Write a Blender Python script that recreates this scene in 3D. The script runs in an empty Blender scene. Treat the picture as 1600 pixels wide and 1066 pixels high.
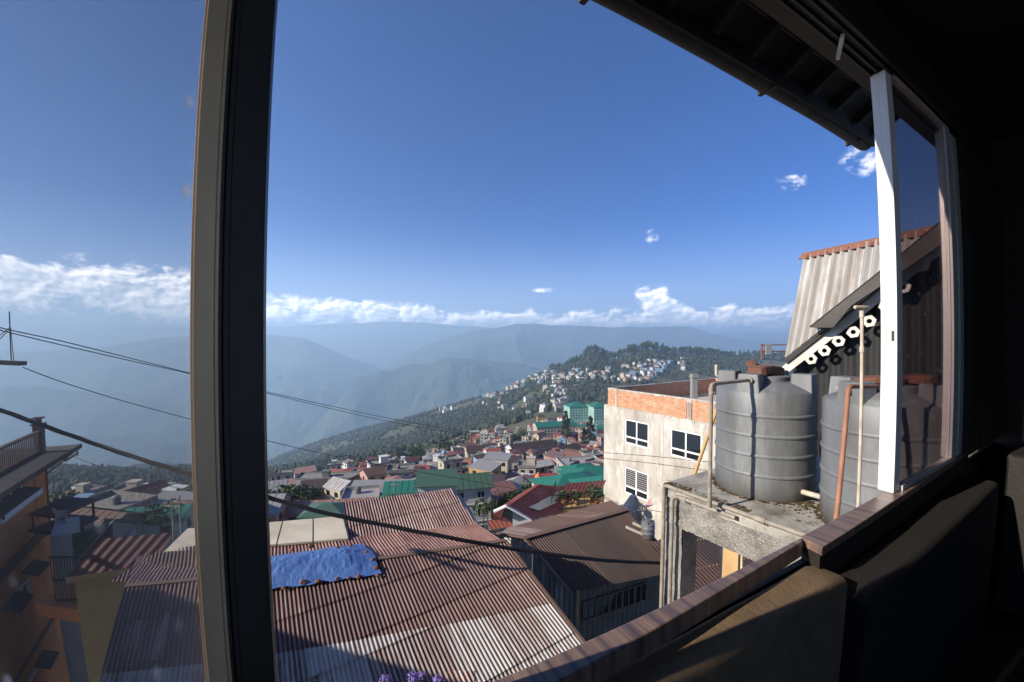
import bpy, math, random
import numpy as np
from mathutils import Vector, Matrix
S = bpy.context.scene
COL = S.collection
random.seed(7); RNG = np.random.RandomState(7)
rad = math.radians

# ------------------------------------------------------------------ camera
# 14 mm wide lens with a little barrel distortion, on a level camera at the origin
FOC, KAP = 14.0, .055
_R = np.linspace(0, 1.95, 800); _r = FOC*(_R-KAP*_R**3)
cam = bpy.data.cameras.new('Camera'); camo = bpy.data.objects.new('Camera', cam); COL.objects.link(camo)
S.camera = camo; camo.rotation_euler = (rad(90), 0, 0)
cam.type = 'PANO'; cam.panorama_type = 'FISHEYE_LENS_POLYNOMIAL'
cam.sensor_width = 36; cam.sensor_height = 36*682/1024; cam.lens = 14.5; cam.fisheye_fov = math.pi
_A = np.stack([_r, _r**2, _r**3, _r**4], 1); _k = np.linalg.lstsq(_A, np.arctan(_R), rcond=None)[0]
cam.fisheye_polynomial_k0 = 0
cam.fisheye_polynomial_k1, cam.fisheye_polynomial_k2, cam.fisheye_polynomial_k3, cam.fisheye_polynomial_k4 = [-float(v) for v in _k]
cam.clip_start = .02; cam.clip_end = 150000
cam.dof.use_dof = False

# ------------------------------------------------------------------ light
SUN_AZ, SUN_EL = 248.5, 26
sunv = Vector((math.sin(rad(SUN_AZ))*math.cos(rad(SUN_EL)), math.cos(rad(SUN_AZ))*math.cos(rad(SUN_EL)), math.sin(rad(SUN_EL))))
sl = bpy.data.lights.new('sun', 'SUN'); sl.energy = 5.0; sl.angle = rad(.5); sl.color = (1, .90, .755)
so = bpy.data.objects.new('sun', sl); COL.objects.link(so); so.rotation_euler = sunv.to_track_quat('Z', 'Y').to_euler()
so.location = (-20, -5, 30)
S.view_settings.view_transform = 'Standard'; S.view_settings.look = 'None'
S.view_settings.exposure = 0.86; S.view_settings.gamma = 1; S.view_settings.use_curve_mapping = False
S.render.engine = 'CYCLES'
S.cycles.volume_bounces = 3; S.cycles.max_bounces = 6; S.cycles.transparent_max_bounces = 24

W = bpy.data.worlds.new('World'); S.world = W; W.use_nodes = True
def build_world():
    nt = W.node_tree; N = nt.nodes; L = nt.links; N.clear()
    out = N.new('ShaderNodeOutputWorld'); bg = N.new('ShaderNodeBackground'); L.new(bg.outputs[0], out.inputs[0])
    sky = N.new('ShaderNodeTexSky'); sky.sky_type = 'NISHITA'; sky.sun_disc = False
    sky.sun_elevation = rad(SUN_EL); sky.sun_rotation = rad(SUN_AZ); sky.altitude = 1800
    sky.air_density = 1.0; sky.dust_density = .7; sky.ozone_density = 3.5
    def M(op, a, b=None, c=None, clamp=False):
        m = N.new('ShaderNodeMath'); m.operation = op; m.use_clamp = clamp
        for i, v in enumerate((a, b, c)):
            if v is None: continue
            if isinstance(v, (int, float)): m.inputs[i].default_value = v
            else: L.new(v, m.inputs[i])
        return m.outputs[0]
    tc = N.new('ShaderNodeTexCoord'); sep = N.new('ShaderNodeSeparateXYZ'); L.new(tc.outputs['Generated'], sep.inputs[0])
    x, y, z = sep.outputs
    az = M('MULTIPLY', M('ARCTAN2', x, y), 57.2958); el = M('MULTIPLY', M('ARCSINE', z), 57.2958)
    def noise(axv, elv, kx, kz, sc, det, rough, seed, dist=0):
        cb = N.new('ShaderNodeCombineXYZ'); L.new(M('MULTIPLY', axv, kx), cb.inputs[0]); L.new(M('MULTIPLY', elv, kz), cb.inputs[1]); cb.inputs[2].default_value = seed
        n = N.new('ShaderNodeTexNoise'); n.inputs['Scale'].default_value = sc; n.inputs['Detail'].default_value = det; n.inputs['Roughness'].default_value = rough
        n.inputs['Distortion'].default_value = dist
        L.new(cb.outputs[0], n.inputs['Vector']); return n.outputs[0]
    def gauss(a0, e0, sa, se, amp):
        da = M('DIVIDE', M('SUBTRACT', az, a0), sa); de = M('DIVIDE', M('SUBTRACT', el, e0), se)
        q = M('ADD', M('MULTIPLY', da, da), M('MULTIPLY', de, de))
        return M('MULTIPLY', M('EXPONENT', M('MULTIPLY', q, -1)), amp)
    def ramp(v, a, b):
        m = N.new('ShaderNodeMapRange'); m.interpolation_type = 'SMOOTHSTEP'; L.new(v, m.inputs[0])
        m.inputs[1].default_value = a; m.inputs[2].default_value = b; return m.outputs[0]
    def total(lst):
        s = lst[0]
        for q in lst[1:]: s = M('ADD', s, q)
        return s
    # where the cumulus stand: (azimuth, elevation, half widths, weight) in degrees
    G = CLOUDS
    mask = total([gauss(*g) for g in G])
    def dens(az_, el_):
        n1 = noise(az_, el_, .17, .27, 1.7, 9, .62, 3.1, .25)
        return n1
    d0 = dens(az, el)
    azs = M('ADD', az, -.45); els = M('ADD', el, .30)
    d1 = dens(azs, els)
    v = M('ADD', mask, M('MULTIPLY', M('SUBTRACT', d0, .5), 2.6))
    alpha = M('MULTIPLY', ramp(v, .18, .72), M('MULTIPLY', M('MULTIPLY', ramp(mask, .10, .3), ramp(el, -1.5, .6)), M('MULTIPLY_ADD', ramp(el, 12, 7.5), .55, .45)))
    lit = ramp(M('ADD', M('MULTIPLY', M('SUBTRACT', d0, d1), 4.5), M('MULTIPLY', M('SUBTRACT', 1.0, v), .55)), -.35, .75)
    # thin veil band behind
    veil = M('MULTIPLY', M('MULTIPLY', M('MULTIPLY', ramp(el, 5.6, 2.0), ramp(el, -1.5, .5)), ramp(noise(az, el, .05, .5, 1.1, 5, .55, 9.0), .36, .62)), .55)
    mixc = N.new('ShaderNodeMix'); mixc.data_type = 'RGBA'; L.new(lit, mixc.inputs[0])
    mixc.inputs[6].default_value = (10.5, 11.8, 14.2, 1); mixc.inputs[7].default_value = (33, 31, 29, 1)
    grad = N.new('ShaderNodeMix'); grad.data_type = 'RGBA'; grad.blend_type = 'MULTIPLY'; grad.inputs[0].default_value = 1
    L.new(sky.outputs[0], grad.inputs[6]); grad.inputs[7].default_value = SKYTINT
    m1 = N.new('ShaderNodeMix'); m1.data_type = 'RGBA'; L.new(M('MAXIMUM', veil, M('MULTIPLY', M('MULTIPLY', ramp(el, 21, -1), ramp(el, 21, -1)), .5)), m1.inputs[0]); L.new(grad.outputs[2], m1.inputs[6]); m1.inputs[7].default_value = (10.5, 11.3, 12.8, 1)
    m2 = N.new('ShaderNodeMix'); m2.data_type = 'RGBA'; L.new(alpha, m2.inputs[0]); L.new(m1.outputs[2], m2.inputs[6]); L.new(mixc.outputs[2], m2.inputs[7])
    L.new(m2.outputs[2], bg.inputs[0]); bg.inputs[1].default_value = SKY_STRENGTH
SKY_STRENGTH = .058
SKYTINT = (.20, .68, 1.34, 1)
CLOUDS = [(-45, 3.4, 22, 1.2, .22), (5, 2.6, 34, 1.5, .26), (-60, 5.5, 7, 2.2, .55), (-53, 6.0, 5, 2.0, .50), (-51, 6.3, 3.2, 1.5, .45), (-46, 5.8, 4, 2.8, .62), (-41, 5.0, 4.5, 2.6, .56), (-36, 6.3, 2.4, 2.8, .60), (-31, 4.2, 5, 1.6, .45),
          (-26, 4.9, 4, .9, .50), (-21, 3.6, 4, 1.5, .5), (-15, 4.0, 5, 1.3, .48), (-9, 3.0, 5, 1.3, .48), (-3, 2.7, 5, 1.3, .5), (2.5, 3.6, 1.2, 1.6, .5), (6, 2.6, 6, 1.5, .5), (12, 3.1, 5, 1.5, .46),
          (20.4, 4.0, 2.4, 2.2, .8), (19.3, 6.2, 1.9, 1.1, .62), (22.6, 3.8, 2.0, 1.2, .5), (27, 3.2, 6, 1.4, .45), (34, 2.6, 6, 2.0, .45),
          (19.3, 14.0, 1.1, 1.1, .52), (5.1, 7.3, 2.6, .5, .36), (36.4, 19.0, 1.6, 1.3, .62), (43.2, 19.4, 2.0, 1.6, .62)]
build_world()

# ------------------------------------------------------------------ lens geometry: turns a place in the photograph plus a real depth or height into a point
def ray(px, py):
    dx = (px-800)*.0225; dy = (533-py)*.0225; q = math.hypot(dx, dy)+1e-9; i = float(np.interp(q, _r, _R)); return dx/q*i, dy/q*i
def PY(px, py, y): u, e = ray(px, py); return Vector((u*y, y, e*y))
def PZ(px, py, z): u, e = ray(px, py); t = z/e; return Vector((u*t, t, z))
def PP(px, py, p0, n):
    u, e = ray(px, py); d = Vector((u, 1, e)); return d*(p0.dot(n)/d.dot(n))
def planeof(a, b, c): n = (b-a).cross(c-a).normalized(); return (a, n)
def vplane(a, b): n = Vector((b.y-a.y, a.x-b.x, 0)).normalized(); return (a, n)     # vertical plane through two points
# window wall frame: s runs along the wall, o is outwards
WD = Vector((.88513, .46535, 0)); WN = Vector((-.46535, .88513, 0)); DW = .6134
def WS(s, o, z): return WD*s + WN*(DW+o) + Vector((0, 0, z))
def ws_at(px, py=533):
    p = PP(px, py, WN*DW, WN); return p.dot(WD), p.z
WROT = math.atan2(WD.y, WD.x)

# ------------------------------------------------------------------ object helpers
def tag(o, label=None, cat=None, group=None, kind=None):
    if label: o['label'] = label
    if cat: o['category'] = cat
    if group: o['group'] = group
    if kind: o['kind'] = kind
    return o
def empty(name, loc, rz=0, **k):
    o = bpy.data.objects.new(name, None); COL.objects.link(o); o.location = loc; o.rotation_euler = (0, 0, rz); o.empty_display_size = .2
    return tag(o, **k)
def rootloc(o):
    v = Vector((0, 0, 0))
    while o is not None: v += Vector(o.location); o = o.parent
    return v
class MB:
    def __init__(s): s.v = []; s.f = []; s.uv = []; s.col = []
    def poly(s, pts, uv=None, c=0.5):
        n = len(s.v); s.v += [tuple(p) for p in pts]; s.f.append(tuple(range(n, n+len(pts)))); s.uv += uv if uv else [(0, 0)]*len(pts); s.col.append(c); return s
    def add(s, vs, fs, c=.5):
        n = len(s.v); s.v += [tuple(p) for p in vs]
        for f in fs: s.f.append(tuple(i+n for i in f)); s.uv += [(0, 0)]*len(f); s.col.append(c)
        return s
    def prism(s, pts, ext, c=.5):
        a = [Vector(p) for p in pts]; b = [p+Vector(ext) for p in a]; n = len(a)
        return s.add(a+b, [tuple(range(n)), tuple(reversed(range(n, 2*n)))]+[((i+1) % n, i, n+i, n+(i+1) % n) for i in range(n)], c)
    def box(s, x0, x1, y0, y1, z0, z1, M=None, c=.5):
        vs = [Vector((x, y, z)) for z in (z0, z1) for y in (y0, y1) for x in (x0, x1)]
        if M is not None: vs = [M @ v for v in vs]
        return s.add(vs, [(0, 2, 3, 1), (4, 5, 7, 6), (0, 1, 5, 4), (1, 3, 7, 5), (3, 2, 6, 7), (2, 0, 4, 6)], c)
    def wbox(s, s0, s1, o0, o1, z0, z1, c=.5):       # box in window-wall coordinates
        vs = [WS(a, o, z) for z in (z0, z1) for o in (o0, o1) for a in (s0, s1)]
        return s.add(vs, [(0, 2, 3, 1), (4, 5, 7, 6), (0, 1, 5, 4), (1, 3, 7, 5), (3, 2, 6, 7), (2, 0, 4, 6)], c)
    def beam(s, a, b, w, h, up=Vector((0, 0, 1)), c=.5):
        a = Vector(a); b = Vector(b); d = (b-a).normalized(); x = d.cross(up)
        if x.length < 1e-4: x = d.cross(Vector((1, 0, 0)))
        x.normalize(); u = x.cross(d)
        q = [(-x*w/2-u*h/2), (x*w/2-u*h/2), (x*w/2+u*h/2), (-x*w/2+u*h/2)]
        return s.add([a+k for k in q]+[b+k for k in q], [(3, 2, 1, 0), (4, 5, 6, 7), (0, 1, 5, 4), (1, 2, 6, 5), (2, 3, 7, 6), (3, 0, 4, 7)], c)
    def tube(s, pts, r, seg=8, cap=True, c=.5):
        pts = [Vector(p) for p in pts]; n = len(pts); rs = r if isinstance(r, (list, tuple)) else [r]*n
        rings = []; t0 = (pts[1]-pts[0]).normalized(); ref = t0.orthogonal().normalized()
        for i, p in enumerate(pts):
            t = (pts[min(i+1, n-1)]-pts[max(i-1, 0)]).normalized(); ref = (ref-t*ref.dot(t)).normalized(); bi = t.cross(ref)
            rings.append([p+(ref*math.cos(2*math.pi*k/seg)+bi*math.sin(2*math.pi*k/seg))*rs[i] for k in range(seg)])
        vs = [v for rg in rings for v in rg]; fs = []
        for i in range(n-1):
            for k in range(seg): a = i*seg+k; b = i*seg+(k+1) % seg; fs.append((a, b, b+seg, a+seg))
        if cap: fs.append(tuple(reversed(range(seg)))); fs.append(tuple(range((n-1)*seg, n*seg)))
        return s.add(vs, fs, c)
    def lathe(s, prof, cx, cy, seg=48, c=.5):
        vs = []; fs = []
        for (r, z) in prof:
            for k in range(seg): a = 2*math.pi*k/seg; vs.append((cx+r*math.cos(a), cy+r*math.sin(a), z))
        for i in range(len(prof)-1):
            for k in range(seg): a = i*seg+k; b = i*seg+(k+1) % seg; fs.append((a, b, b+seg, a+seg))
        return s.add(vs, fs, c)
    def build(s, name, m, parent=None, smooth=False, label=None, cat=None, group=None, kind=None, base=True, bevel=0):
        me = bpy.data.meshes.new(name); vs = np.array(s.v, dtype=float)
        if parent is not None: off = rootloc(parent)
        elif base:
            mn = vs.min(0); mx = vs.max(0); off = Vector(((mn[0]+mx[0])/2, (mn[1]+mx[1])/2, mn[2]))
        else: off = Vector((0, 0, 0))
        vs = vs-np.array(off)
        me.from_pydata(vs.tolist(), [], s.f)
        uvl = me.uv_layers.new(name='UVMap'); uvl.data.foreach_set('uv', np.array(s.uv, dtype=float).ravel())
        at = me.attributes.new('tone', 'FLOAT', 'FACE'); at.data.foreach_set('value', np.array(s.col, dtype=float))
        if smooth: me.polygons.foreach_set('use_smooth', [True]*len(me.polygons))
        me.materials.append(m); me.update()
        o = bpy.data.objects.new(name, me); COL.objects.link(o)
        if parent is not None: o.parent = parent
        else: o.location = off
        if smooth:
            try: me.set_sharp_from_angle(angle=rad(40))
            except Exception: pass
        if bevel:
            b = o.modifiers.new('bevel', 'BEVEL'); b.width = bevel; b.segments = 2; b.limit_method = 'ANGLE'
        return tag(o, label, cat, group, kind)
KIDS = {}
def copy_tree(o, parent=None):
    c = o.copy(); COL.objects.link(c)
    if parent is not None: c.parent = parent
    for ch in KIDS.get(o.name) or list(o.children): copy_tree(ch, c)
    return c

# ------------------------------------------------------------------ materials
def mat(name, c1, c2=None, scale=4, rough=.8, detail=6, bump=0, bscale=None, metal=0, lo=.35, hi=.65, stretch=None, coords='Object', spec=.5, tone=0, dark=None, dscale=1.5, damt=0, c3=None, s3=2.0, lo3=.5, hi3=.62, rot=0, foot=None):
    m = bpy.data.materials.new(name); m.use_nodes = True; nt = m.node_tree; N = nt.nodes; L = nt.links; b = N['Principled BSDF']
    b.inputs['Roughness'].default_value = rough; b.inputs['Metallic'].default_value = metal; b.inputs['Specular IOR Level'].default_value = spec
    c2 = c2 or tuple(x*.8 for x in c1)
    tc = N.new('ShaderNodeTexCoord'); mp = N.new('ShaderNodeMapping'); L.new(tc.outputs[coords], mp.inputs[0])
    if stretch: mp.inputs['Scale'].default_value = stretch
    if rot:
        m0 = N.new('ShaderNodeMapping'); m0.inputs['Rotation'].default_value = (0, 0, rot); L.new(tc.outputs[coords], m0.inputs[0]); L.new(m0.outputs[0], mp.inputs[0])
    def nz(sc, de=detail, ro=.6, sd=0):
        n = N.new('ShaderNodeTexNoise'); n.noise_dimensions = '4D'; n.inputs['W'].default_value = sd; n.inputs['Scale'].default_value = sc; n.inputs['Detail'].default_value = de; n.inputs['Roughness'].default_value = ro
        L.new(mp.outputs[0], n.inputs['Vector']); return n.outputs[0]
    def mr(v, a, c):
        r = N.new('ShaderNodeMapRange'); L.new(v, r.inputs[0]); r.inputs[1].default_value = a; r.inputs[2].default_value = c; return r.outputs[0]
    def mx(f, a, c, bt='MIX'):
        x = N.new('ShaderNodeMix'); x.data_type = 'RGBA'; x.blend_type = bt
        if isinstance(f, (int, float)): x.inputs[0].default_value = f
        else: L.new(f, x.inputs[0])
        for i, q in ((6, a), (7, c)):
            if isinstance(q, tuple): x.inputs[i].default_value = (*q[:3], 1)
            else: L.new(q, x.inputs[i])
        return x.outputs[2]
    col = mx(mr(nz(scale), lo, hi), c1, c2)
    if c3: col = mx(mr(nz(s3, 8, .65, 4.), lo3, hi3), col, c3)
    if dark: 
        f = N.new('ShaderNodeMath'); f.operation = 'MULTIPLY'; L.new(mr(nz(dscale, 8, .7, 2.), .45, .7), f.inputs[0]); f.inputs[1].default_value = damt
        col = mx(f.outputs[0], col, dark)
    if foot:
        sz = N.new('ShaderNodeSeparateXYZ'); L.new(tc.outputs['Object'], sz.inputs[0]); ad = N.new('ShaderNodeMath'); ad.operation = 'MULTIPLY_ADD'; L.new(nz(3.5, 6, .6, 7.), ad.inputs[0]); ad.inputs[1].default_value = .5; L.new(sz.outputs[2], ad.inputs[2])
        r = N.new('ShaderNodeMapRange'); L.new(ad.outputs[0], r.inputs[0]); r.inputs[1].default_value = foot[3]+.28; r.inputs[2].default_value = .24; r.inputs[4].default_value = .85; col = mx(r.outputs[0], col, foot[:3])
    if tone:
        at = N.new('ShaderNodeAttribute'); at.attribute_name = 'tone'
        r = N.new('ShaderNodeMapRange'); L.new(at.outputs['Fac'], r.inputs[0]); r.inputs[3].default_value = 1-tone; r.inputs[4].default_value = 1+tone
        cb = N.new('ShaderNodeCombineColor')
        for i in range(3): L.new(r.outputs[0], cb.inputs[i])
        col = mx(1.0, col, cb.outputs[0], 'MULTIPLY')
    L.new(col, b.inputs['Base Color'])
    if bump:
        bp = N.new('ShaderNodeBump'); bp.inputs['Strength'].default_value = bump; bp.inputs['Distance'].default_value = .02
        L.new(nz(bscale or scale*4, 8, .65), bp.inputs['Height']); L.new(bp.outputs[0], b.inputs['Normal'])
    return m
M = {}
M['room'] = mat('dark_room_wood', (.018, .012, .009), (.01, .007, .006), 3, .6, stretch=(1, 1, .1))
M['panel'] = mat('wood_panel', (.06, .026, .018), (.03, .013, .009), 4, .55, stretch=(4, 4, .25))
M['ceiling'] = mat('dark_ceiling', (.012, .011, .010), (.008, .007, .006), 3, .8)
M['sill'] = mat('sill_wood', (.25, .165, .12), (.10, .068, .07), 1.0, .32, stretch=(26, 1.2, 1), rot=-.4840, lo=.42, hi=.58, bump=.1, dark=(.04, .026, .022), dscale=3, damt=.6)
M['alu'] = mat('aluminium', (.62, .62, .60), (.50, .49, .46), 6, .42, metal=.35, stretch=(1, 1, .15))
M['aluW'] = mat('white_aluminium', (.82, .80, .79), (.70, .67, .66), 6, .4, stretch=(1, 1, .2))
M['post'] = mat('old_frame', (.88, .62, .38), (.68, .47, .28), 7, .5, metal=.2, stretch=(1, 1, .3), dark=(.1, .09, .07), damt=.5)
M['postd'] = mat('dark_frame', (.032, .024, .018), (.02, .015, .011), 7, .55)
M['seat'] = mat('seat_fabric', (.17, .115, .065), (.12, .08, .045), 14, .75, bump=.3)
M['seat_shade'] = mat('shade_seat_fabric', (.012, .009, .007), (.008, .006, .005), 14, .7, bump=.3)  # near-black copy of the seat fabric, lack of light put into the colour
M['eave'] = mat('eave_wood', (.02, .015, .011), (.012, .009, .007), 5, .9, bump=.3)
M['gutter'] = mat('gutter_metal', (.05, .042, .032), (.025, .02, .016), 6, .8, bump=.3)
M['concrete'] = mat('concrete', (.50, .465, .415), (.37, .34, .30), .8, .9, bump=.35, bscale=9, dark=(.20, .17, .14), dscale=.7, damt=.75, stretch=(1.3, 1.3, .5), c3=(.58, .55, .50), s3=2.2)
M['coldc'] = mat('old_concrete', (.27, .255, .235), (.15, .14, .13), 2.2, .92, bump=.9, bscale=26, dark=(.04, .04, .035), dscale=2.2, damt=.95, c3=(.46, .43, .38), s3=75, lo3=.53, hi3=.60)
M['moss'] = mat('slab_top', (.40, .375, .335), (.28, .265, .24), 2.5, .95, bump=.7, bscale=22, dark=(.06, .05, .025), dscale=3.4, damt=.9, c3=(.10, .085, .03), s3=4.2, lo3=.60, hi3=.64)
M['mossy'] = mat('moss_clump', (.085, .055, .02), (.03, .02, .01), 12, 1, bump=1)
M['mosslip'] = M['mossy']
M['tank'] = mat('tank_plastic', (.165, .175, .19), (.115, .122, .133), 3, .55, bump=.06, stretch=(1, 1, .25), dark=(.07, .066, .055), dscale=1.6, damt=.9, c3=(.23, .24, .245), s3=1.4, foot=(.05, .045, .035, .26))
M['pipe'] = mat('pipe_grey', (.32, .29, .25), (.22, .19, .155), 9, .7, bump=.2, dark=(.12, .08, .05), dscale=9, damt=.6)
M['pipew'] = mat('pipe_white', (.55, .50, .43), (.38, .32, .26), 9, .6, bump=.2)
M['piper'] = mat('pipe_rust', (.32, .15, .09), (.24, .11, .07), 7, .7)
M['bamboo'] = mat('bamboo', (.50, .33, .13), (.40, .25, .09), 8, .6)
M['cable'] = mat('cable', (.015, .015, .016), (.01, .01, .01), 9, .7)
M['white'] = mat('white_paint', (.78, .78, .76), (.68, .68, .66), 5, .6)
M['offwhite'] = mat('old_white_paint', (.62, .60, .55), (.50, .48, .44), 8, .75, dark=(.3, .28, .24), damt=.5, dscale=5)
M['woodlt'] = mat('raw_wood', (.50, .33, .17), (.38, .23, .10), 5, .7, stretch=(1, 1, .3))
M['orange'] = mat('orange_render', (.74, .26, .06), (.62, .20, .05), 1.5, .85, bump=.1, dark=(.26, .11, .05), dscale=.7, damt=.5)
M['brown'] = mat('brown_trim', (.11, .06, .045), (.07, .04, .03), 4, .7)
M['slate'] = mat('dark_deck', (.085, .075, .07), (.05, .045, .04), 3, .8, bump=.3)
M['yellow'] = mat('yellow_render', (.50, .34, .12), (.38, .25, .09), 2, .9, bump=.4)
M['cream'] = mat('cream_sheet', (.62, .56, .43), (.52, .46, .35), .8, .8, dark=(.24, .19, .13), dscale=1.2, damt=.5)
M['creamw'] = mat('cream_wall', (.55, .50, .42), (.44, .40, .33), .6, .85)
M['tarp'] = mat('blue_tarp', (.08, .17, .40), (.045, .105, .29), 2.5, .5, bump=.5, bscale=6)
M['greenpaint'] = mat('green_roof_sheet', (.025, .14, .085), (.02, .11, .07), 2, .55)
M['mint'] = mat('mint_render', (.30, .56, .50), (.26, .50, .45), .5, .8)
M['leaf'] = mat('foliage', (.055, .085, .025), (.03, .05, .016), 1.2, .9, tone=.55)
M['leafd'] = mat('conifer_foliage', (.036, .048, .022), (.020, .029, .014), .7, .9, tone=.5)
M['bark'] = mat('bark', (.10, .075, .055), (.06, .045, .035), 6, .95, bump=.5)
M['redpaint'] = mat('red_sheet', (.36, .07, .055), (.27, .055, .045), 1.2, .6, dark=(.16, .05, .04), damt=.6)

def glass_mat(name, tint, dust=0, refl=1.0):
    m = bpy.data.materials.new(name); m.use_nodes = True; nt = m.node_tree; N = nt.nodes; L = nt.links; N.clear()
    out = N.new('ShaderNodeOutputMaterial'); tr = N.new('ShaderNodeBsdfTransparent'); tr.inputs[0].default_value = (*tint, 1)
    gl = N.new('ShaderNodeBsdfGlossy'); gl.inputs['Roughness'].default_value = .02
    fr = N.new('ShaderNodeFresnel'); fr.inputs[0].default_value = 1.35
    mm = N.new('ShaderNodeMath'); mm.operation = 'MULTIPLY'; L.new(fr.outputs[0], mm.inputs[0]); mm.inputs[1].default_value = refl
    mx = N.new('ShaderNodeMixShader'); L.new(mm.outputs[0], mx.inputs[0]); L.new(tr.outputs[0], mx.inputs[1]); L.new(gl.outputs[0], mx.inputs[2])
    last = mx.outputs[0]
    if dust:
        tc = N.new('ShaderNodeTexCoord'); vo = N.new('ShaderNodeTexVoronoi'); vo.inputs['Scale'].default_value = 26
        mp = N.new('ShaderNodeMapping'); mp.inputs['Scale'].default_value = (1, 1, .55); L.new(tc.outputs['Object'], mp.inputs[0]); L.new(mp.outputs[0], vo.inputs['Vector'])
        r = N.new('ShaderNodeMapRange'); r.interpolation_type = 'SMOOTHSTEP'; L.new(vo.outputs['Distance'], r.inputs[0]); r.inputs[1].default_value = .22; r.inputs[2].default_value = .05
        sp = N.new('ShaderNodeSeparateColor'); L.new(vo.outputs['Color'], sp.inputs[0])
        gt = N.new('ShaderNodeMapRange'); L.new(sp.outputs[0], gt.inputs[0]); gt.inputs[1].default_value = .5; gt.inputs[2].default_value = 1.0
        q = N.new('ShaderNodeMath'); q.operation = 'MULTIPLY'; L.new(r.outputs[0], q.inputs[0]); L.new(gt.outputs[0], q.inputs[1])
        q1 = N.new('ShaderNodeMath'); q1.operation = 'MULTIPLY'; L.new(q.outputs[0], q1.inputs[0]); q1.inputs[1].default_value = .4
        ns = N.new('ShaderNodeTexNoise'); ns.inputs['Scale'].default_value = 5; ns.inputs['Detail'].default_value = 5; mp2 = N.new('ShaderNodeMapping'); mp2.inputs['Scale'].default_value = (1, 1, .2); L.new(tc.outputs['Object'], mp2.inputs[0]); L.new(mp2.outputs[0], ns.inputs['Vector'])
        r2 = N.new('ShaderNodeMapRange'); L.new(ns.outputs[0], r2.inputs[0]); r2.inputs[1].default_value = .35; r2.inputs[2].default_value = .8; r2.inputs[3].default_value = dust*.4; r2.inputs[4].default_value = dust*1.6
        a = N.new('ShaderNodeMath'); a.operation = 'ADD'; a.use_clamp = True; L.new(q1.outputs[0], a.inputs[0]); L.new(r2.outputs[0], a.inputs[1])
        df = N.new('ShaderNodeBsdfTranslucent'); df.inputs[0].default_value = (.8, .8, .8, 1); d2 = N.new('ShaderNodeBsdfDiffuse'); d2.inputs[0].default_value = (.8, .8, .8, 1)
        ad = N.new('ShaderNodeMixShader'); ad.inputs[0].default_value = .4; L.new(df.outputs[0], ad.inputs[1]); L.new(d2.outputs[0], ad.inputs[2])
        m2 = N.new('ShaderNodeMixShader'); L.new(a.outputs[0], m2.inputs[0]); L.new(last, m2.inputs[1]); L.new(ad.outputs[0], m2.inputs[2]); last = m2.outputs[0]
    L.new(last, out.inputs[0]); return m
M['glassL'] = glass_mat('dusty_glass', (.81, .81, .81), .06, .4)  # grey tint partly stands in for shade and lens vignetting beyond the pane
M['glassR'] = glass_mat('tinted_glass', (.58, .52, .52), .02, .3)
def pane_mat():
    m = bpy.data.materials.new('window_pane'); m.use_nodes = True; b = m.node_tree.nodes['Principled BSDF']
    b.inputs['Base Color'].default_value = (.012, .014, .018, 1); b.inputs['Roughness'].default_value = .06; b.inputs['Specular IOR Level'].default_value = .6; return m
M['pane'] = pane_mat()
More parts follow.
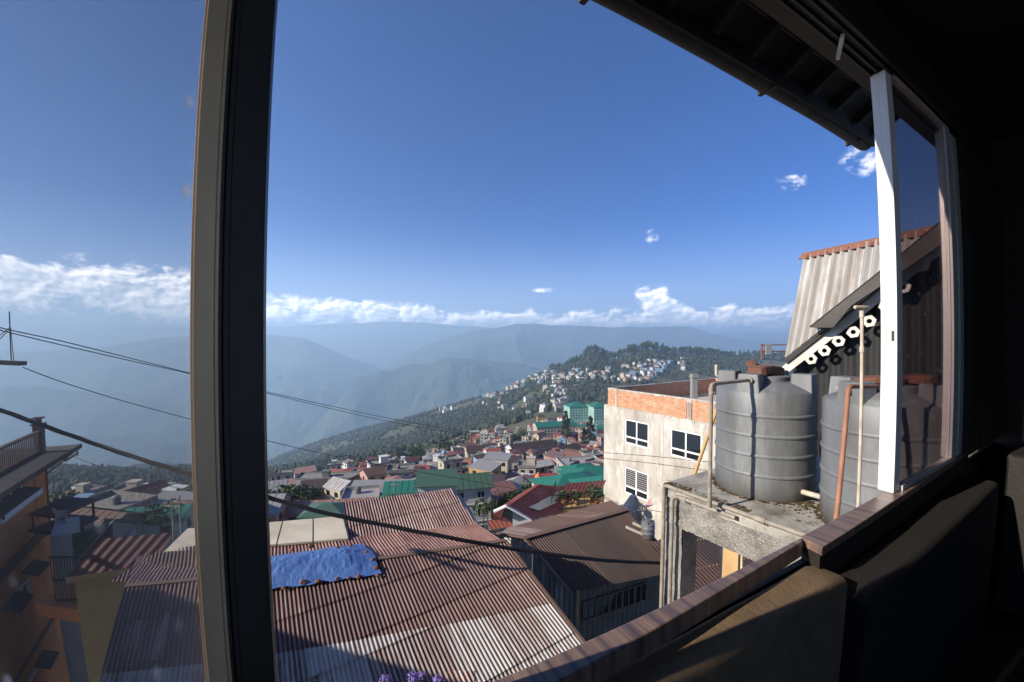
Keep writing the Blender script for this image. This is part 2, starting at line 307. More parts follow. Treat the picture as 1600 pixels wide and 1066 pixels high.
def sheet_mat(name, paint, rust, bare, wear=.5, rough=.55, metal=.0, crest=0, cpitch=.076):
    # corrugated iron: paint, rust streaks running down the slope, bare worn metal; tone differs from sheet to sheet
    m = bpy.data.materials.new(name); m.use_nodes = True; nt = m.node_tree; N = nt.nodes; L = nt.links; b = N['Principled BSDF']
    b.inputs['Roughness'].default_value = rough; b.inputs['Metallic'].default_value = metal
    uv = N.new('ShaderNodeUVMap'); uv.uv_map = 'UVMap'
    def nz(sx, sy, sc, de=7, ro=.65, sd=0.):
        mp = N.new('ShaderNodeMapping'); mp.inputs['Scale'].default_value = (sx, sy, 1); mp.inputs['Location'].default_value = (sd*3.7, sd*1.3, 0); L.new(uv.outputs[0], mp.inputs[0])
        n = N.new('ShaderNodeTexNoise'); n.inputs['Scale'].default_value = sc; n.inputs['Detail'].default_value = de; n.inputs['Roughness'].default_value = ro; L.new(mp.outputs[0], n.inputs['Vector']); return n.outputs[0]
    def mr(v, a, c, d=0., e=1.):
        r = N.new('ShaderNodeMapRange'); L.new(v, r.inputs[0]); r.inputs[1].default_value = a; r.inputs[2].default_value = c; r.inputs[3].default_value = d; r.inputs[4].default_value = e; return r.outputs[0]
    def mx(f, a, c, bt='MIX'):
        x = N.new('ShaderNodeMix'); x.data_type = 'RGBA'; x.blend_type = bt
        if isinstance(f, float): x.inputs[0].default_value = f
        else: L.new(f, x.inputs[0])
        for i, q in ((6, a), (7, c)):
            if isinstance(q, tuple): x.inputs[i].default_value = (*q[:3], 1)
            else: L.new(q, x.inputs[i])
        return x.outputs[2]
    at = N.new('ShaderNodeAttribute'); at.attribute_name = 'tone'
    def math_(op, a, c):
        k = N.new('ShaderNodeMath'); k.operation = op
        for i, q in enumerate((a, c)):
            if isinstance(q, float): k.inputs[i].default_value = q
            else: L.new(q, k.inputs[i])
        return k.outputs[0]
    col = mx(mr(math_('ADD', nz(1.0, .35, 1.3), math_('MULTIPLY', at.outputs['Fac'], .35)), .5, .78), paint, rust)
    w = math_('ADD', math_('SUBTRACT', nz(2.2, .25, 1.8, sd=2.), .5), math_('MULTIPLY', math_('SUBTRACT', at.outputs['Fac'], .5), .5))
    col = mx(mr(w, .28-wear*.5, .42-wear*.5), col, bare)
    if crest:
        sx = N.new('ShaderNodeSeparateXYZ'); L.new(uv.outputs[0], sx.inputs[0])
        cs = math_('COSINE', math_('MULTIPLY', sx.outputs[0], 2*math.pi/cpitch), 0.)
        cm = mr(math_('ADD', cs, math_('MULTIPLY', math_('SUBTRACT', nz(3, .5, 2.2, sd=9.), .5), 4.0)), .1, 1.0, 0., crest)
        col = mx(cm, col, bare)
    col = mx(mr(nz(9, 1.2, 2., sd=5.), .55, .75, 0., .55), col, tuple(x*.45 for x in rust))
    col = mx(1.0, col, mx(at.outputs['Fac'], (.8, .8, .8), (1.15, 1.12, 1.1)), 'MULTIPLY')
    L.new(col, b.inputs['Base Color'])
    bp = N.new('ShaderNodeBump'); bp.inputs['Strength'].default_value = .25; bp.inputs['Distance'].default_value = .01; L.new(nz(6, 2, 6.), bp.inputs['Height']); L.new(bp.outputs[0], b.inputs['Normal'])
    return m
M['rustroof'] = sheet_mat('red_painted_corrugated_iron', (.085, .026, .023), (.10, .042, .028), (.27, .185, .16), .14, crest=.5)
M['rustroof2'] = sheet_mat('worn_red_corrugated_iron', (.15, .042, .038), (.16, .07, .05), (.46, .38, .33), .14, crest=.85)
M['silverroof'] = sheet_mat('bare_corrugated_iron', (.11, .045, .036), (.12, .06, .045), (.31, .285, .26), .5, rough=.5, crest=.8)
M['darkroof'] = sheet_mat('dark_brown_corrugated_iron', (.035, .020, .015), (.065, .032, .02), (.10, .07, .055), .05, crest=.25)
M['pinkroof'] = sheet_mat('faded_red_corrugated_iron', (.18, .07, .052), (.18, .08, .055), (.40, .27, .23), .12, crest=.6)
M['brownflat'] = sheet_mat('brown_weathered_iron', (.15, .09, .07), (.13, .075, .05), (.22, .16, .14), .2, rough=.8)
M['zinc'] = sheet_mat('grey_zinc_corrugated_iron', (.36, .36, .355), (.27, .25, .23), (.47, .47, .46), .5)
M['maroon'] = sheet_mat('maroon_roof_tile_sheet', (.115, .028, .030), (.10, .035, .03), (.15, .05, .05), .0)
M['greensheet'] = sheet_mat('green_sheet', (.04, .11, .07), (.05, .09, .06), (.14, .20, .16), .15)
M['graysheet'] = sheet_mat('grey_sheet', (.26, .27, .29), (.22, .21, .20), (.42, .43, .44), .3)
M['tealsheet'] = sheet_mat('teal_sheet', (.015, .165, .115), (.02, .13, .10), (.04, .24, .18), .1)
M['redroof'] = sheet_mat('red_sheet_roof', (.31, .06, .05), (.25, .07, .05), (.40, .20, .18), .05)
def brick_mat(name='brick_wall', a=(.58, .23, .085), b_=(.38, .13, .055), mo=(.45, .38, .30), bw=.23, bh=.085, stretch=1):
    m = bpy.data.materials.new(name); m.use_nodes = True; nt = m.node_tree; N = nt.nodes; L = nt.links; b = N['Principled BSDF']; b.inputs['Roughness'].default_value = .9
    uv = N.new('ShaderNodeUVMap'); uv.uv_map = 'UVMap'
    br = N.new('ShaderNodeTexBrick'); L.new(uv.outputs[0], br.inputs['Vector']); br.inputs['Scale'].default_value = 1
    br.inputs['Brick Width'].default_value = bw; br.inputs['Row Height'].default_value = bh; br.inputs['Mortar Size'].default_value = .012; br.inputs['Mortar Smooth'].default_value = .3
    br.inputs['Color1'].default_value = (*a, 1); br.inputs['Color2'].default_value = (*b_, 1); br.inputs['Mortar'].default_value = (*mo, 1)
    n = N.new('ShaderNodeTexNoise'); n.inputs['Scale'].default_value = 3; n.inputs['Detail'].default_value = 8; L.new(uv.outputs[0], n.inputs['Vector'])
    x = N.new('ShaderNodeMix'); x.data_type = 'RGBA'; r = N.new('ShaderNodeMapRange'); L.new(n.outputs[0], r.inputs[0]); r.inputs[1].default_value = .48; r.inputs[2].default_value = .66; r.inputs[4].default_value = .75
    L.new(r.outputs[0], x.inputs[0]); L.new(br.outputs['Color'], x.inputs[6]); x.inputs[7].default_value = (.50, .36, .25, 1)
    L.new(x.outputs[2], b.inputs['Base Color'])
    bp = N.new('ShaderNodeBump'); bp.inputs['Strength'].default_value = .6; bp.inputs['Distance'].default_value = .02; bp.invert = True; L.new(br.outputs['Fac'], bp.inputs['Height']); L.new(bp.outputs[0], b.inputs['Normal'])
    return m
M['brick'] = brick_mat()
M['looseb'] = mat('loose_brick', (.22, .085, .05), (.12, .055, .038), 8, .9, bump=.8, dark=(.06, .05, .04), damt=.6, dscale=6)
# value noise
_T = np.random.RandomState(3).rand(256, 256)
def vnoise(x, y):
    xi = np.floor(x).astype(int); yi = np.floor(y).astype(int); fx = x-xi; fy = y-yi; fx = fx*fx*(3-2*fx); fy = fy*fy*(3-2*fy)
    g = lambda a, b: _T[a % 256, b % 256]
    return (g(xi, yi)*(1-fx)+g(xi+1, yi)*fx)*(1-fy)+(g(xi, yi+1)*(1-fx)+g(xi+1, yi+1)*fx)*fy
def fbm(x, y, o=5, g=.5):
    s = 0; a = 1; t = 0
    for k in range(o): s = s+a*vnoise(x*2**k+17.3*k, y*2**k+9.1*k); t += a; a *= g
    return s/t-.5
# ------------------------------------------------------------------ corrugated sheets as real folded metal
def poly2(pts, vdir):
    pts = [Vector(p) for p in pts]; n = Vector((0, 0, 0))
    for i in range(len(pts)): n += pts[i].cross(pts[(i+1) % len(pts)])
    n.normalize()
    if n.z < 0 or (abs(n.z) < .05 and n.y > 0): n = -n
    v = Vector(vdir); v = (v-n*v.dot(n)).normalized(); u = v.cross(n)
    return pts, n, u, v
def corr(pts, vdir, pitch=.076, amp=.0145, row=1.1, rowoff=0., seed=1, mb=None, tones=None, sheetw=.76, seg=8, lift=.014):
    mb = mb or MB(); pts, n, u, v = poly2(pts, vdir); o = pts[0]; q = [((p-o).dot(u), (p-o).dot(v)) for p in pts]
    rs = random.Random(seed); u0 = min(a[0] for a in q); u1 = max(a[0] for a in q); st = pitch/seg; nc = int((u1-u0)/st)
    def iv(x):
        hits = []
        for i in range(len(q)):
            (a, b), (c, d) = q[i], q[(i+1) % len(q)]
            if (a-x)*(c-x) <= 0 and abs(c-a) > 1e-9: hits.append(b+(d-b)*(x-a)/(c-a))
        return (min(hits), max(hits)) if len(hits) >= 2 else None
    cols = [(u0+st*(k+.01), iv(u0+st*(k+.01))) for k in range(nc+1)]
    v0 = min(a[1] for a in q); v1 = max(a[1] for a in q); j = 0; vj = v0+rowoff-(row if rowoff > 0 else 0); rows = []
    while vj < v1: rows.append((vj, vj+row)); vj += row
    tn = {}
    for ri, (a, b) in enumerate(rows):
        b2 = b+.03; prev = None
        jit = rs.uniform(0, sheetw)
        for (x, I) in cols:
            if I is None or min(I[1], b2)-max(I[0], a) < .01: prev = None; continue
            va = max(I[0], a); vb = min(I[1], b2); key = (ri, int((x+jit)/sheetw))
            if key not in tn: tn[key] = (tones(x-u0, a-v0, rs) if tones else rs.random())
            w = amp*math.cos(2*math.pi*x/pitch); sh = ((key[1]*7+ri*3) % 3)*.002
            pa = o+u*x+v*va+n*(w+lift*(va-a)/row+sh); pb = o+u*x+v*vb+n*(w+lift*(vb-a)/row+sh)
            if prev: mb.poly([prev[0], pa, pb, prev[1]], [(prev[2], prev[3]), (x, va), (x, vb), (prev[2], prev[4])], tn[key])
            prev = (pa, pb, x, va, vb)
    return mb
def walls_under(pts, zb, inset=.25, drop=.12, mb=None):
    mb = mb or MB(); c = sum((Vector(p) for p in pts), Vector())/len(pts); top = []
    for p in pts:
        p = Vector(p); d = Vector((c.x-p.x, c.y-p.y, 0)); top.append(p+d.normalized()*inset-Vector((0, 0, drop)))
    n = len(pts); bot = [Vector((p.x, p.y, zb)) for p in top]
    for i in range(n):
        j = (i+1) % n; w = (top[j]-top[i]).length; h = top[i].z-zb
        mb.poly([top[i], top[j], bot[j], bot[i]], [(0, 0), (w, 0), (w, -h), (0, -h)])
    mb.poly(top)
    return mb
def edge_strip(a, b, w=.16, t=.02, mb=None):      # a flat folded ridge or edge capping
    mb = mb or MB(); return mb.beam(Vector(a)+Vector((0, 0, .02)), Vector(b)+Vector((0, 0, .02)), w, t)

# ================================================================== THE ROOM WE LOOK OUT OF
SW0, SW1 = -3.2, 3.9
st = dict(kind='structure')
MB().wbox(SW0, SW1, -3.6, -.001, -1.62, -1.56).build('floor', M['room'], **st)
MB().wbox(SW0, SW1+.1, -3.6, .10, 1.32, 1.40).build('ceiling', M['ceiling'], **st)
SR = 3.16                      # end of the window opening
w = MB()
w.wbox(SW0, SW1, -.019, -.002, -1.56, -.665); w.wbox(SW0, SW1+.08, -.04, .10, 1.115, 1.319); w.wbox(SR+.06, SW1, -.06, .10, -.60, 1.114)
w.wbox(SW0-.1, SW0, -3.6, .10, -1.56, 1.319); w.wbox(SW1+.001, SW1+.1, -3.6, .10, -1.56, 1.319); w.wbox(SW0, -3.0, -3.7, -3.601, -1.56, 1.319); w.wbox(1.6, SW1, -3.7, -3.601, -1.56, 1.319); w.wbox(-3.0, 1.6, -3.7, -3.601, -1.56, -.9); w.wbox(-3.0, 1.6, -3.7, -3.601, 1.2, 1.319)  # wide gap in the unseen back wall, added to let fill light in
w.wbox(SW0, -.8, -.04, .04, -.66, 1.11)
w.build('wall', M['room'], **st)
# the rest of our building below and above (stands on the slope)
w = MB(); w.wbox(SW0-.1, SW1+.1, -5.0, .101, -13, -1.63); w.build('own_building', M['creamw'], label='plain wall of the building we look out of, below the window', cat='building')
# sill board left of the step
ol = [(-.75, -.01), (1.323, .0), (1.30, -.014), (.38, -.062), (-.75, -.10)]
b = MB(); b.prism([WS(s, o+.002, -.60) for s, o in ol], (0, 0, -.05)); 
b.build('window_sill', M['sill'], label='brown wooden window sill board crossing the bottom of the open window', cat='window sill', bevel=.004)
bl = [(1.325, .004), (SR, .012), (SR, -.02), (1.303, -.066)]
b = MB(); b.prism([WS(s, o, -.598) for s, o in bl], (0, 0, -.028))
blk = b.build('sill_block', M['sill'], label='raised shiny wooden sill block under the sliding window on the right', cat='window sill', bevel=.003)
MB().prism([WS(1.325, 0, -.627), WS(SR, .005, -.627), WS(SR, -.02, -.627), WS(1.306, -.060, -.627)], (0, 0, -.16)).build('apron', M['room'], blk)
# big foreground post, made of the left sash stile and the fixed mullion
sL, s1, s2, s3 = ws_at(300)[0], ws_at(345)[0], ws_at(360)[0], ws_at(414)[0]
p = empty('window_post', WS((s1+s2)/2, 0, -.6), label='blurred upright grey metal window post crossing the left of the view', cat='window frame')
b = MB(); b.wbox(sL, s1, -.012, .012, -.599, 1.114); b.wbox(sL+.0035, s1-.005, -.0145, -.011, -.599, 1.114); b.build('sash_stile', M['post'], p, bevel=.001)
b = MB(); b.wbox(s1+.0005, s1+.004, -.022, .016, -.599, 1.114); b.wbox(s1+.0055, s2, -.017, .016, -.599, 1.114); b.build('track_lip', M['postd'], p)
b = MB(); b.wbox(s2+.0005, s3, -.020, .02, -.599, 1.114); b.build('mullion', M['postd'], p, bevel=.0015)
b = MB(); b.wbox(-.79, sL-.0005, -.002, .002, -.575, 1.09); 
lw = empty('sliding_window', WS(-.4, 0, -.6), label='dusty sliding window pane left of the grey post', cat='window')
b.build('glass_pane', M['glassL'], lw)
b = MB(); b.wbox(-.79, sL-.001, -.012, .012, -.599, -.576); b.wbox(-.79, sL-.001, -.012, .012, 1.091, 1.114); b.wbox(-.799, -.791, -.012, .012, -.599, 1.114); b.build('rail', M['post'], lw)
# right sliding window with sunlit white stiles
rw = empty('sliding_window', WS(2.5, 0, -.6), label='sliding window on the right with a sunlit white aluminium stile and tinted pane', cat='window')
ra, rb = ws_at(1376)[0], ws_at(1401)[0]; rm = ra+(rb-ra)*.42

def o_at(px, s): u = ray(px, 533)[0]; y = s/(WD.x*u+WD.y); return WN.x*u*y+WN.y*y-DW
sS = ra+(rb-ra)*.62; oa, ob_, oc_ = o_at(1402, sS), o_at(1388.5, sS), o_at(1376, sS)
b = MB(); b.wbox(sS+.004, rb, ob_+.001, oc_, -.597, 1.09); b.build('front_stile', M['aluW'], rw, bevel=.0015)
b = MB(); b.wbox(sS, rb, oa, ob_, -.597, 1.09); sti = b.build('stile', M['aluW'], rw, bevel=.0015)
b = MB(); b.wbox(sS-.0012, sS-.0002, oa+(ob_-oa)*.3, oa+(ob_-oa)*.65, .0, .04); b.build('lock_slot', M['postd'], sti)
re = ws_at(1478)[0]
b = MB(); b.wbox(rb+.001, re, -.022, -.018, -.575, 1.08); b.build('glass_pane', M['glassR'], rw)
b = MB(); b.wbox(rb+.001, re, -.032, -.006, -.597, -.576); b.wbox(rb+.001, re, -.032, -.006, 1.081, 1.10); b.build('rail', M['alu'], rw)
j1, j2, j3 = ws_at(1485)[0], ws_at(1492)[0], ws_at(1498)[0]
b = MB(); b.wbox(re+.001, j1-.002, -.032, -.006, -.597, 1.10); b.build('rear_stile', M['alu'], rw, bevel=.002)
b = MB(); b.wbox(j1, j2-.003, -.012, .03, -.597, 1.10); b.wbox(j2, j3, -.022, .03, -.597, 1.10); b.build('jamb', M['alu'], rw, bevel=.002)
MB().wbox(j3+.001, SR+.058, -.055, .05, -.597, 1.11).build('jamb_lining', M['room'], rw)
# head track over the opening
b = MB()
for o0, o1 in ((-.055, -.045), (-.03, -.022), (.0, .008), (.026, .034)): b.wbox(-.78, SR+.05, o0, o1, 1.085, 1.114)
b.wbox(-.78, SR+.05, -.056, .036, 1.1005, 1.1148)
b.build('head_track', M['postd'], label='dark metal sliding track along the top of the window opening', cat='window track')
MB().beam(WS(1.62, -.02, 1.07), WS(1.75, .05, 1.075), .012, .012).build('catch', M['alu'], label='small metal catch bar under the dark head track', cat='catch')
# bench seat backs below the sill
def bench(s0, s1, o0, o1, z0, z1, label, wav=.0, drop=0, mt='seat'):
    b = MB(); ns = 40; prof = []
    r = .022
    for k in range(7): a = math.pi/2*k/6; prof.append((o1-r+r*math.sin(math.pi/2-a)*1.0, z1-r+r*math.sin(a)))
    prof = [(o1, z0)]+[(o1-r+r*math.cos(a), z1-r+r*math.sin(a)) for a in [math.pi/2*k/6 for k in range(7)]]+[(o0+r-r*math.sin(a), z1-r+r*math.cos(a)) for a in [math.pi/2*k/6 for k in range(7)]]+[(o0, z0)]
    rings = []
    for i in range(ns+1):
        t = i/ns; s = s0+(s1-s0)*t; e = min(t, 1-t)*(s1-s0); sh = 0 if e > .022 else (.022-math.sqrt(max(0, .022**2-(.022-e)**2)))
        zz = wav*(math.sin(s*9)+.6*math.sin(s*21+1)); rings.append([WS(s, o0+(o-o0)*(1-sh*2)+sh*.05, z-(sh*.6 if z > z0+.05 else 0)-drop*t+(zz if z > z0+.05 else 0)) for o, z in prof])
    n = len(prof); vs = [p for r_ in rings for p in r_]; fs = [(i*n+k, (i+1)*n+k, (i+1)*n+k+1, i*n+k+1) for i in range(ns) for k in range(n-1)]
    fs += [tuple(range(n)), tuple(reversed(range(ns*n, ns*n+n)))]
    b.add(vs, fs); return b.build('bench_back', M[mt], smooth=True, label=label, cat='bench')
bench(-.7, 1.335, -.125, -.022, -1.5, -.66, 'beige bench back with a sunlit top edge, below the near part of the sill', wav=.0012)
bench(1.345, 3.05, -.175, -.022, -1.5, -.715, 'dim dark bench back beyond the beige one, in the dark lower right', wav=.001, mt='seat_shade')
bench(3.30, 3.86, -.5, -.16, -1.5, -.62, 'pale topped bench back against the end wall of the room', mt='seat_shade')
MB().wbox(SW1-.03, SW1-.001, -2.2, -.25, -.55, 1.0).build('wall_panel', M['panel'], label='reddish brown wooden panel on the dark end wall at the far right', cat='wall panel')

# eave over the window
e0, e1, oe, ze, zw = .12, 4.87, 1.02, 2.0, 2.55
ev = empty('roof_eave', WS(2.5, .5, 2.0), label='dark tiled eave with rafters and a gutter hanging over the window', cat='roof')
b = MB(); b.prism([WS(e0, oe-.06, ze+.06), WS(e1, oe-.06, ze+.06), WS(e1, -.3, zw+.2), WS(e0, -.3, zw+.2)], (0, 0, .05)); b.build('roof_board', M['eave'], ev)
for k in range(12):
    s = e0+.08+k*(e1-e0-.16)/11; MB().beam(WS(s, oe-.08, ze+.005), WS(s, .1, zw-.035), .05, .08).build('rafter', M['eave'], ev)
for k in range(4):
    f = (k+.6)/4.4; o = oe-.1-(oe-.1)*f; z = ze+.02+(zw-ze)*((oe-o)/oe)*.98; MB().beam(WS(e0, o, z+.03), WS(e1, o, z+.03), .035, .03).build('batten', M['brown'], ev)
MB().beam(WS(e0, oe-.05, ze+.0), WS(e1, oe-.05, ze+.0), .025, .16).build('fascia', M['eave'], ev)
b = MB(); gp = []
for s, dz in ((e0, .0), (1.6, -.004), (2.4, -.012), (3.05, -.02), (3.1, -.012), (3.9, -.006), (e1-.05, -.02), (e1, -.01)): gp.append(WS(s, oe+.02, ze-.02+dz))
b.tube(gp, .062, 14); b.build('gutter', M['gutter'], ev, smooth=True)
for s in (1.35, 3.08, 4.6): MB().beam(WS(s-.02, oe+.02, ze-.022), WS(s+.02, oe+.02, ze-.022), .14, .14).build('gutter_bracket', M['gutter'], ev)
# outside wall above the window up to the roof, and a ledge
w = MB(); w.wbox(SW0-.1, SW1+.1, -.35, .10, 1.401, 2.6); w.build('upper_wall', M['brown'], label='dark wall of our building above the window under the eave', cat='wall')

# flowers on the ledge under the window
M['petal'] = mat('violet_petals', (.30, .22, .62), (.20, .13, .45), 30, .7)
M['stem'] = mat('green_stem', (.05, .10, .03), (.03, .06, .02), 10, .8)
fl_lab = ['violet flower head lowest and farthest left below the window', 'violet flower head second from the left below the window', 'tall violet flower head in the middle of the cluster below the window', 'violet flower head farthest right below the window']
for i, (px, py, r) in enumerate(((602, 1056, .020), (645, 1052, .020), (660, 1047, .013), (685, 1055, .020))):
    c = PY(px, py+8, 1.25); f = empty('flower', c-Vector((0, 0, .35)), label=fl_lab[i], cat='flower', group='violet flowers under the window')
    b = MB()
    for k in range(110):
        a = random.uniform(0, 6.28); q = math.acos(random.uniform(-.5, 1)); d = Vector((math.sin(q)*math.cos(a), math.sin(q)*math.sin(a), math.cos(q)*.8)); cc = c+d*r*random.uniform(.5, 1.15); t = d.orthogonal().normalized(); t.rotate(Matrix.Rotation(random.uniform(0, 6), 3, d)); s_ = r*.22
        u_ = d.cross(t); b.poly([cc-t*s_, cc+u_*s_*.6, cc+t*s_+d*s_*.5, cc-u_*s_*.6])
    b.build('petals', M['petal'], f); MB().tube([c, c+Vector((.01, .0, -.2)), c+Vector((.03, .0, -.35))], .003, 6).build('stem', M['stem'], f)

# ================================================================== WATER TANKS ON THEIR SLAB
ZS = -1.8
c0 = PZ(1036, 756, ZS); c1 = PZ(1290, 847, ZS); fd = (c1-c0).normalized(); bd = Vector((-fd.y, fd.x, 0));
if bd.x < 0: bd = -bd
front_end = c0+fd*5.2; back0 = c0+bd*3.2; back1 = front_end+bd*3.2
plat = empty('tank_platform', (c0+Vector((0, 0, -6))), label='mossy old concrete platform carrying the two water tanks', cat='platform')
def slabmb():
    b = MB(); n = 60; rs = random.Random(3); pts = []
    for i in range(n+1): t = i/n; pts.append(c0+fd*5.2*t-bd*(.03*rs.random()))
    for i in range(13): pts.append(front_end+bd*3.2*(i/12))
    for i in range(30): pts.append(back1-fd*5.2*(i/29)+bd*rs.random()*.02)
    for i in range(1, 12): pts.append(back0-bd*3.2*(i/12)-fd*(.03*rs.random()))
    b.prism(pts, (0, 0, -.13)); return b
slabmb().build('slab', M['moss'], plat)
# edge beam with broken surface
def rough_panel(a, b_, h, out, nx, ny, amp, seed, mt, name, parent, thick=.25):
    mb = MB(); rs = np.random.RandomState(seed); A = Vector(a); B = Vector(b_)
    g = rs.rand(ny+1, nx+1); g = (g+np.roll(g, 1, 0)+np.roll(g, 1, 1))/3
    P = [[A.lerp(B, i/nx)+Vector((0, 0, -h*j/ny))+out*float(g[j, i]*amp) for i in range(nx+1)] for j in range(ny+1)]
    vs = [p for r in P for p in r]; fs = [(j*(nx+1)+i, (j+1)*(nx+1)+i, (j+1)*(nx+1)+i+1, j*(nx+1)+i+1) for j in range(ny) for i in range(nx)]
    mb.add(vs, fs); mb.prism([A-out*.001, B-out*.001, B-out*thick, A-out*thick], (0, 0, -h+.001)); return mb.build(name, mt, parent)
ba = c0-bd*(-.03)+Vector((0, 0, -.131)); bb = front_end+bd*.03+Vector((0, 0, -.131))
rough_panel(ba, bb, .34, -bd, 130, 10, .035, 5, M['coldc'], 'edge_beam', plat, .22)
bs = c0+fd*.03+Vector((0, 0, -.131)); be_ = back0+fd*.03+Vector((0, 0, -.131))
rough_panel(bs+bd*.25, be_, .34, -fd, 70, 10, .03, 6, M['coldc'], 'side_beam', plat, .22)
# columns
for k, (t, wd) in enumerate(((.02, .26), (2.6, .3), (4.8, .3))):
    a = c0+fd*t+bd*.035+Vector((0, 0, -.4711)); rough_panel(a, a+fd*wd, 5.5, -bd, 10, 60, .03, 11+k, M['coldc'], 'column', plat, .28)
for k, t in enumerate((.0, 2.7)):
    a = back0+fd*t-bd*.3+Vector((0, 0, -.472)); rough_panel(a, a+fd*.3, 5.5, -bd, 6, 30, .02, 21+k, M['coldc'], 'column', plat, .28)
# moss clumps along the edge and round the tank feet
def clumps(spots, r0, r1, name, label, cat='moss', mt='mossy', seed=1):
    b = MB(); rs = random.Random(seed)
    for p in spots:
        r = rs.uniform(r0, r1); vs = []; fs = []
        for j in range(3):
            for k in range(7): a = k*.9; q = (1, .8, .3)[j]*r*rs.uniform(.7, 1.3); vs.append(Vector((p.x+q*math.cos(a), p.y+q*math.sin(a), p.z+(0, .35, .55)[j]*r)))
        for j in range(2):
            for k in range(7): fs.append((j*7+k, j*7+(k+1) % 7, (j+1)*7+(k+1) % 7, (j+1)*7+k))
        fs.append(tuple(range(14, 21))); b.add(vs, fs)
    return b.build(name, M[mt], label=label, cat=cat, kind='stuff')
rs = random.Random(4); sp = []
for i in range(900):
    t = 5.0*rs.random()**1.1; gg = math.sin(t*3.1)+math.sin(t*7.7+1); 
    if gg > -.5+rs.random(): sp.append(c0+fd*t+bd*rs.gauss(.05, .05)+Vector((0, 0, .0)))
T1 = Vector((3.11, 4.784, ZS)); T2 = Vector((3.67, 3.66, ZS)); TR = .55
for T in (T1, T2):
    for i in range(320): a = rs.uniform(0, 6.28); r = TR+abs(rs.gauss(0, .025)); sp.append(T+Vector((r*math.cos(a), r*math.sin(a), 0)))
for i in range(120): sp.append(T1.lerp(T2, rs.uniform(.40, .62))-bd*rs.gauss(.2, .12)+fd*rs.gauss(0, .06))
clumps(sp, .006, .022, 'moss', 'brown green moss along the slab edge and round the tank feet', seed=2)
def tank(T, label, rot, sc=1.0, toph=1.22):
    t = empty('water_tank', T, label=label, cat='water tank', group='grey plastic water tanks on the platform')
    R = TR; H = toph; pr = [(R*.985, .0), (R*.99, .02), (R, .10), (R, .255)]
    for zz in (.275, .50, .725, .95):
        pr += [(R, zz-.022), (R+.010, zz-.014), (R+.013, zz), (R+.010, zz+.014), (R, zz+.022)]
    pr += [(R, H-.02), (R-.012, H), (R-.20, H+.085), (R-.25, H+.095), (.27, H+.10), (.27, H+.15), (.25, H+.16), (0.001, H+.165)]
    pr = [(r, z) for i, (r, z) in enumerate(pr)]
    b = MB(); b.lathe([(r, T.z+.004+z) for r, z in pr], T.x, T.y, 72); bo = b.build('tank_body', M['tank'], t, smooth=True)
    for k in range(4):
        a = rot+k*math.pi/2; Mx = Matrix.Translation(T+Vector((0, 0, H))) @ Matrix.Rotation(a, 4, 'Z')
        b = MB(); vs = [Vector(v) for v in ((R-.24, -.11, .0), (R-.01, -.13, -.02), (R-.01, .13, -.02), (R-.24, .11, .0), (R-.235, -.095, .20), (R-.02, -.11, .20), (R-.02, .11, .20), (R-.235, .095, .20))]
        b.add([Mx @ v for v in vs], [(3, 2, 1, 0), (4, 5, 6, 7), (0, 1, 5, 4), (1, 2, 6, 5), (2, 3, 7, 6), (3, 0, 4, 7)]); b.build('lug', M['tank'], t, bevel=.012)
    return t
tank(T1, 'grey ribbed plastic water tank nearer the slab corner, fully in view', rad(38))
tank(T2, 'grey ribbed plastic water tank half hidden behind the white window stile', rad(12))
# loose bricks on the lids
def brick(p, rz, tilt, L, wd, h, label):
    Mx = Matrix.Translation(p) @ Matrix.Rotation(rz, 4, 'Z') @ Matrix.Rotation(tilt, 4, 'Y'); b = MB(); n = 7; vs = []; fs = []; rs = random.Random(label)
    for i in range(n+1):
        x = -L/2+L*i/n
        for (y, z) in ((-wd/2, 0), (wd/2, 0), (wd/2, h), (-wd/2, h)): vs.append(Mx @ Vector((x+rs.gauss(0, .004), y*(1-.25*abs(2*i/n-1)**4)+rs.gauss(0, .006), z*(1-.25*abs(2*i/n-1)**3)+rs.gauss(0, .007))))
    for i in range(n):
        for k in range(4): a = i*4+k; c = i*4+(k+1) % 4; fs.append((a, c, c+4, a+4))
    fs += [(3, 2, 1, 0), (n*4, n*4+1, n*4+2, n*4+3)]; b.add(vs, fs)
    return b.build('brick', M['looseb'], label=label, cat='brick', group='loose bricks on the tank lids', bevel=.01)
zt = ZS+1.22+.21
brick(T1+Vector((-.02, -.05, 1.39)), rad(28), rad(3), .52, .24, .11, 'long chipped red brick slab lying across the lid of the full-view tank')
brick(T1+Vector((-.14, .05, 1.495)), rad(60), rad(-5), .24, .12, .05, 'small broken brick on top of the long brick slab')
brick(T2+Vector((-.12, -.02, 1.39)), rad(-15), rad(-2), .40, .2, .07, 'flat brick on the lid of the tank behind the white stile, left piece')
brick(T2+Vector((.26, -.14, 1.385)), rad(-20), rad(4), .34, .2, .09, 'rough brick on the rear tank lid seen through the tinted pane')
M['stone'] = mat('flat_stone', (.28, .28, .29), (.2, .2, .2), 9, .8, bump=.5)
b = MB(); b.beam(T2+Vector((-.42, .02, 1.34)), T2+Vector((-.02, .12, 1.42)), .26, .035); b.build('flat_stone', M['stone'], label='flat grey slab leaning on the lid of the half hidden tank', cat='stone')
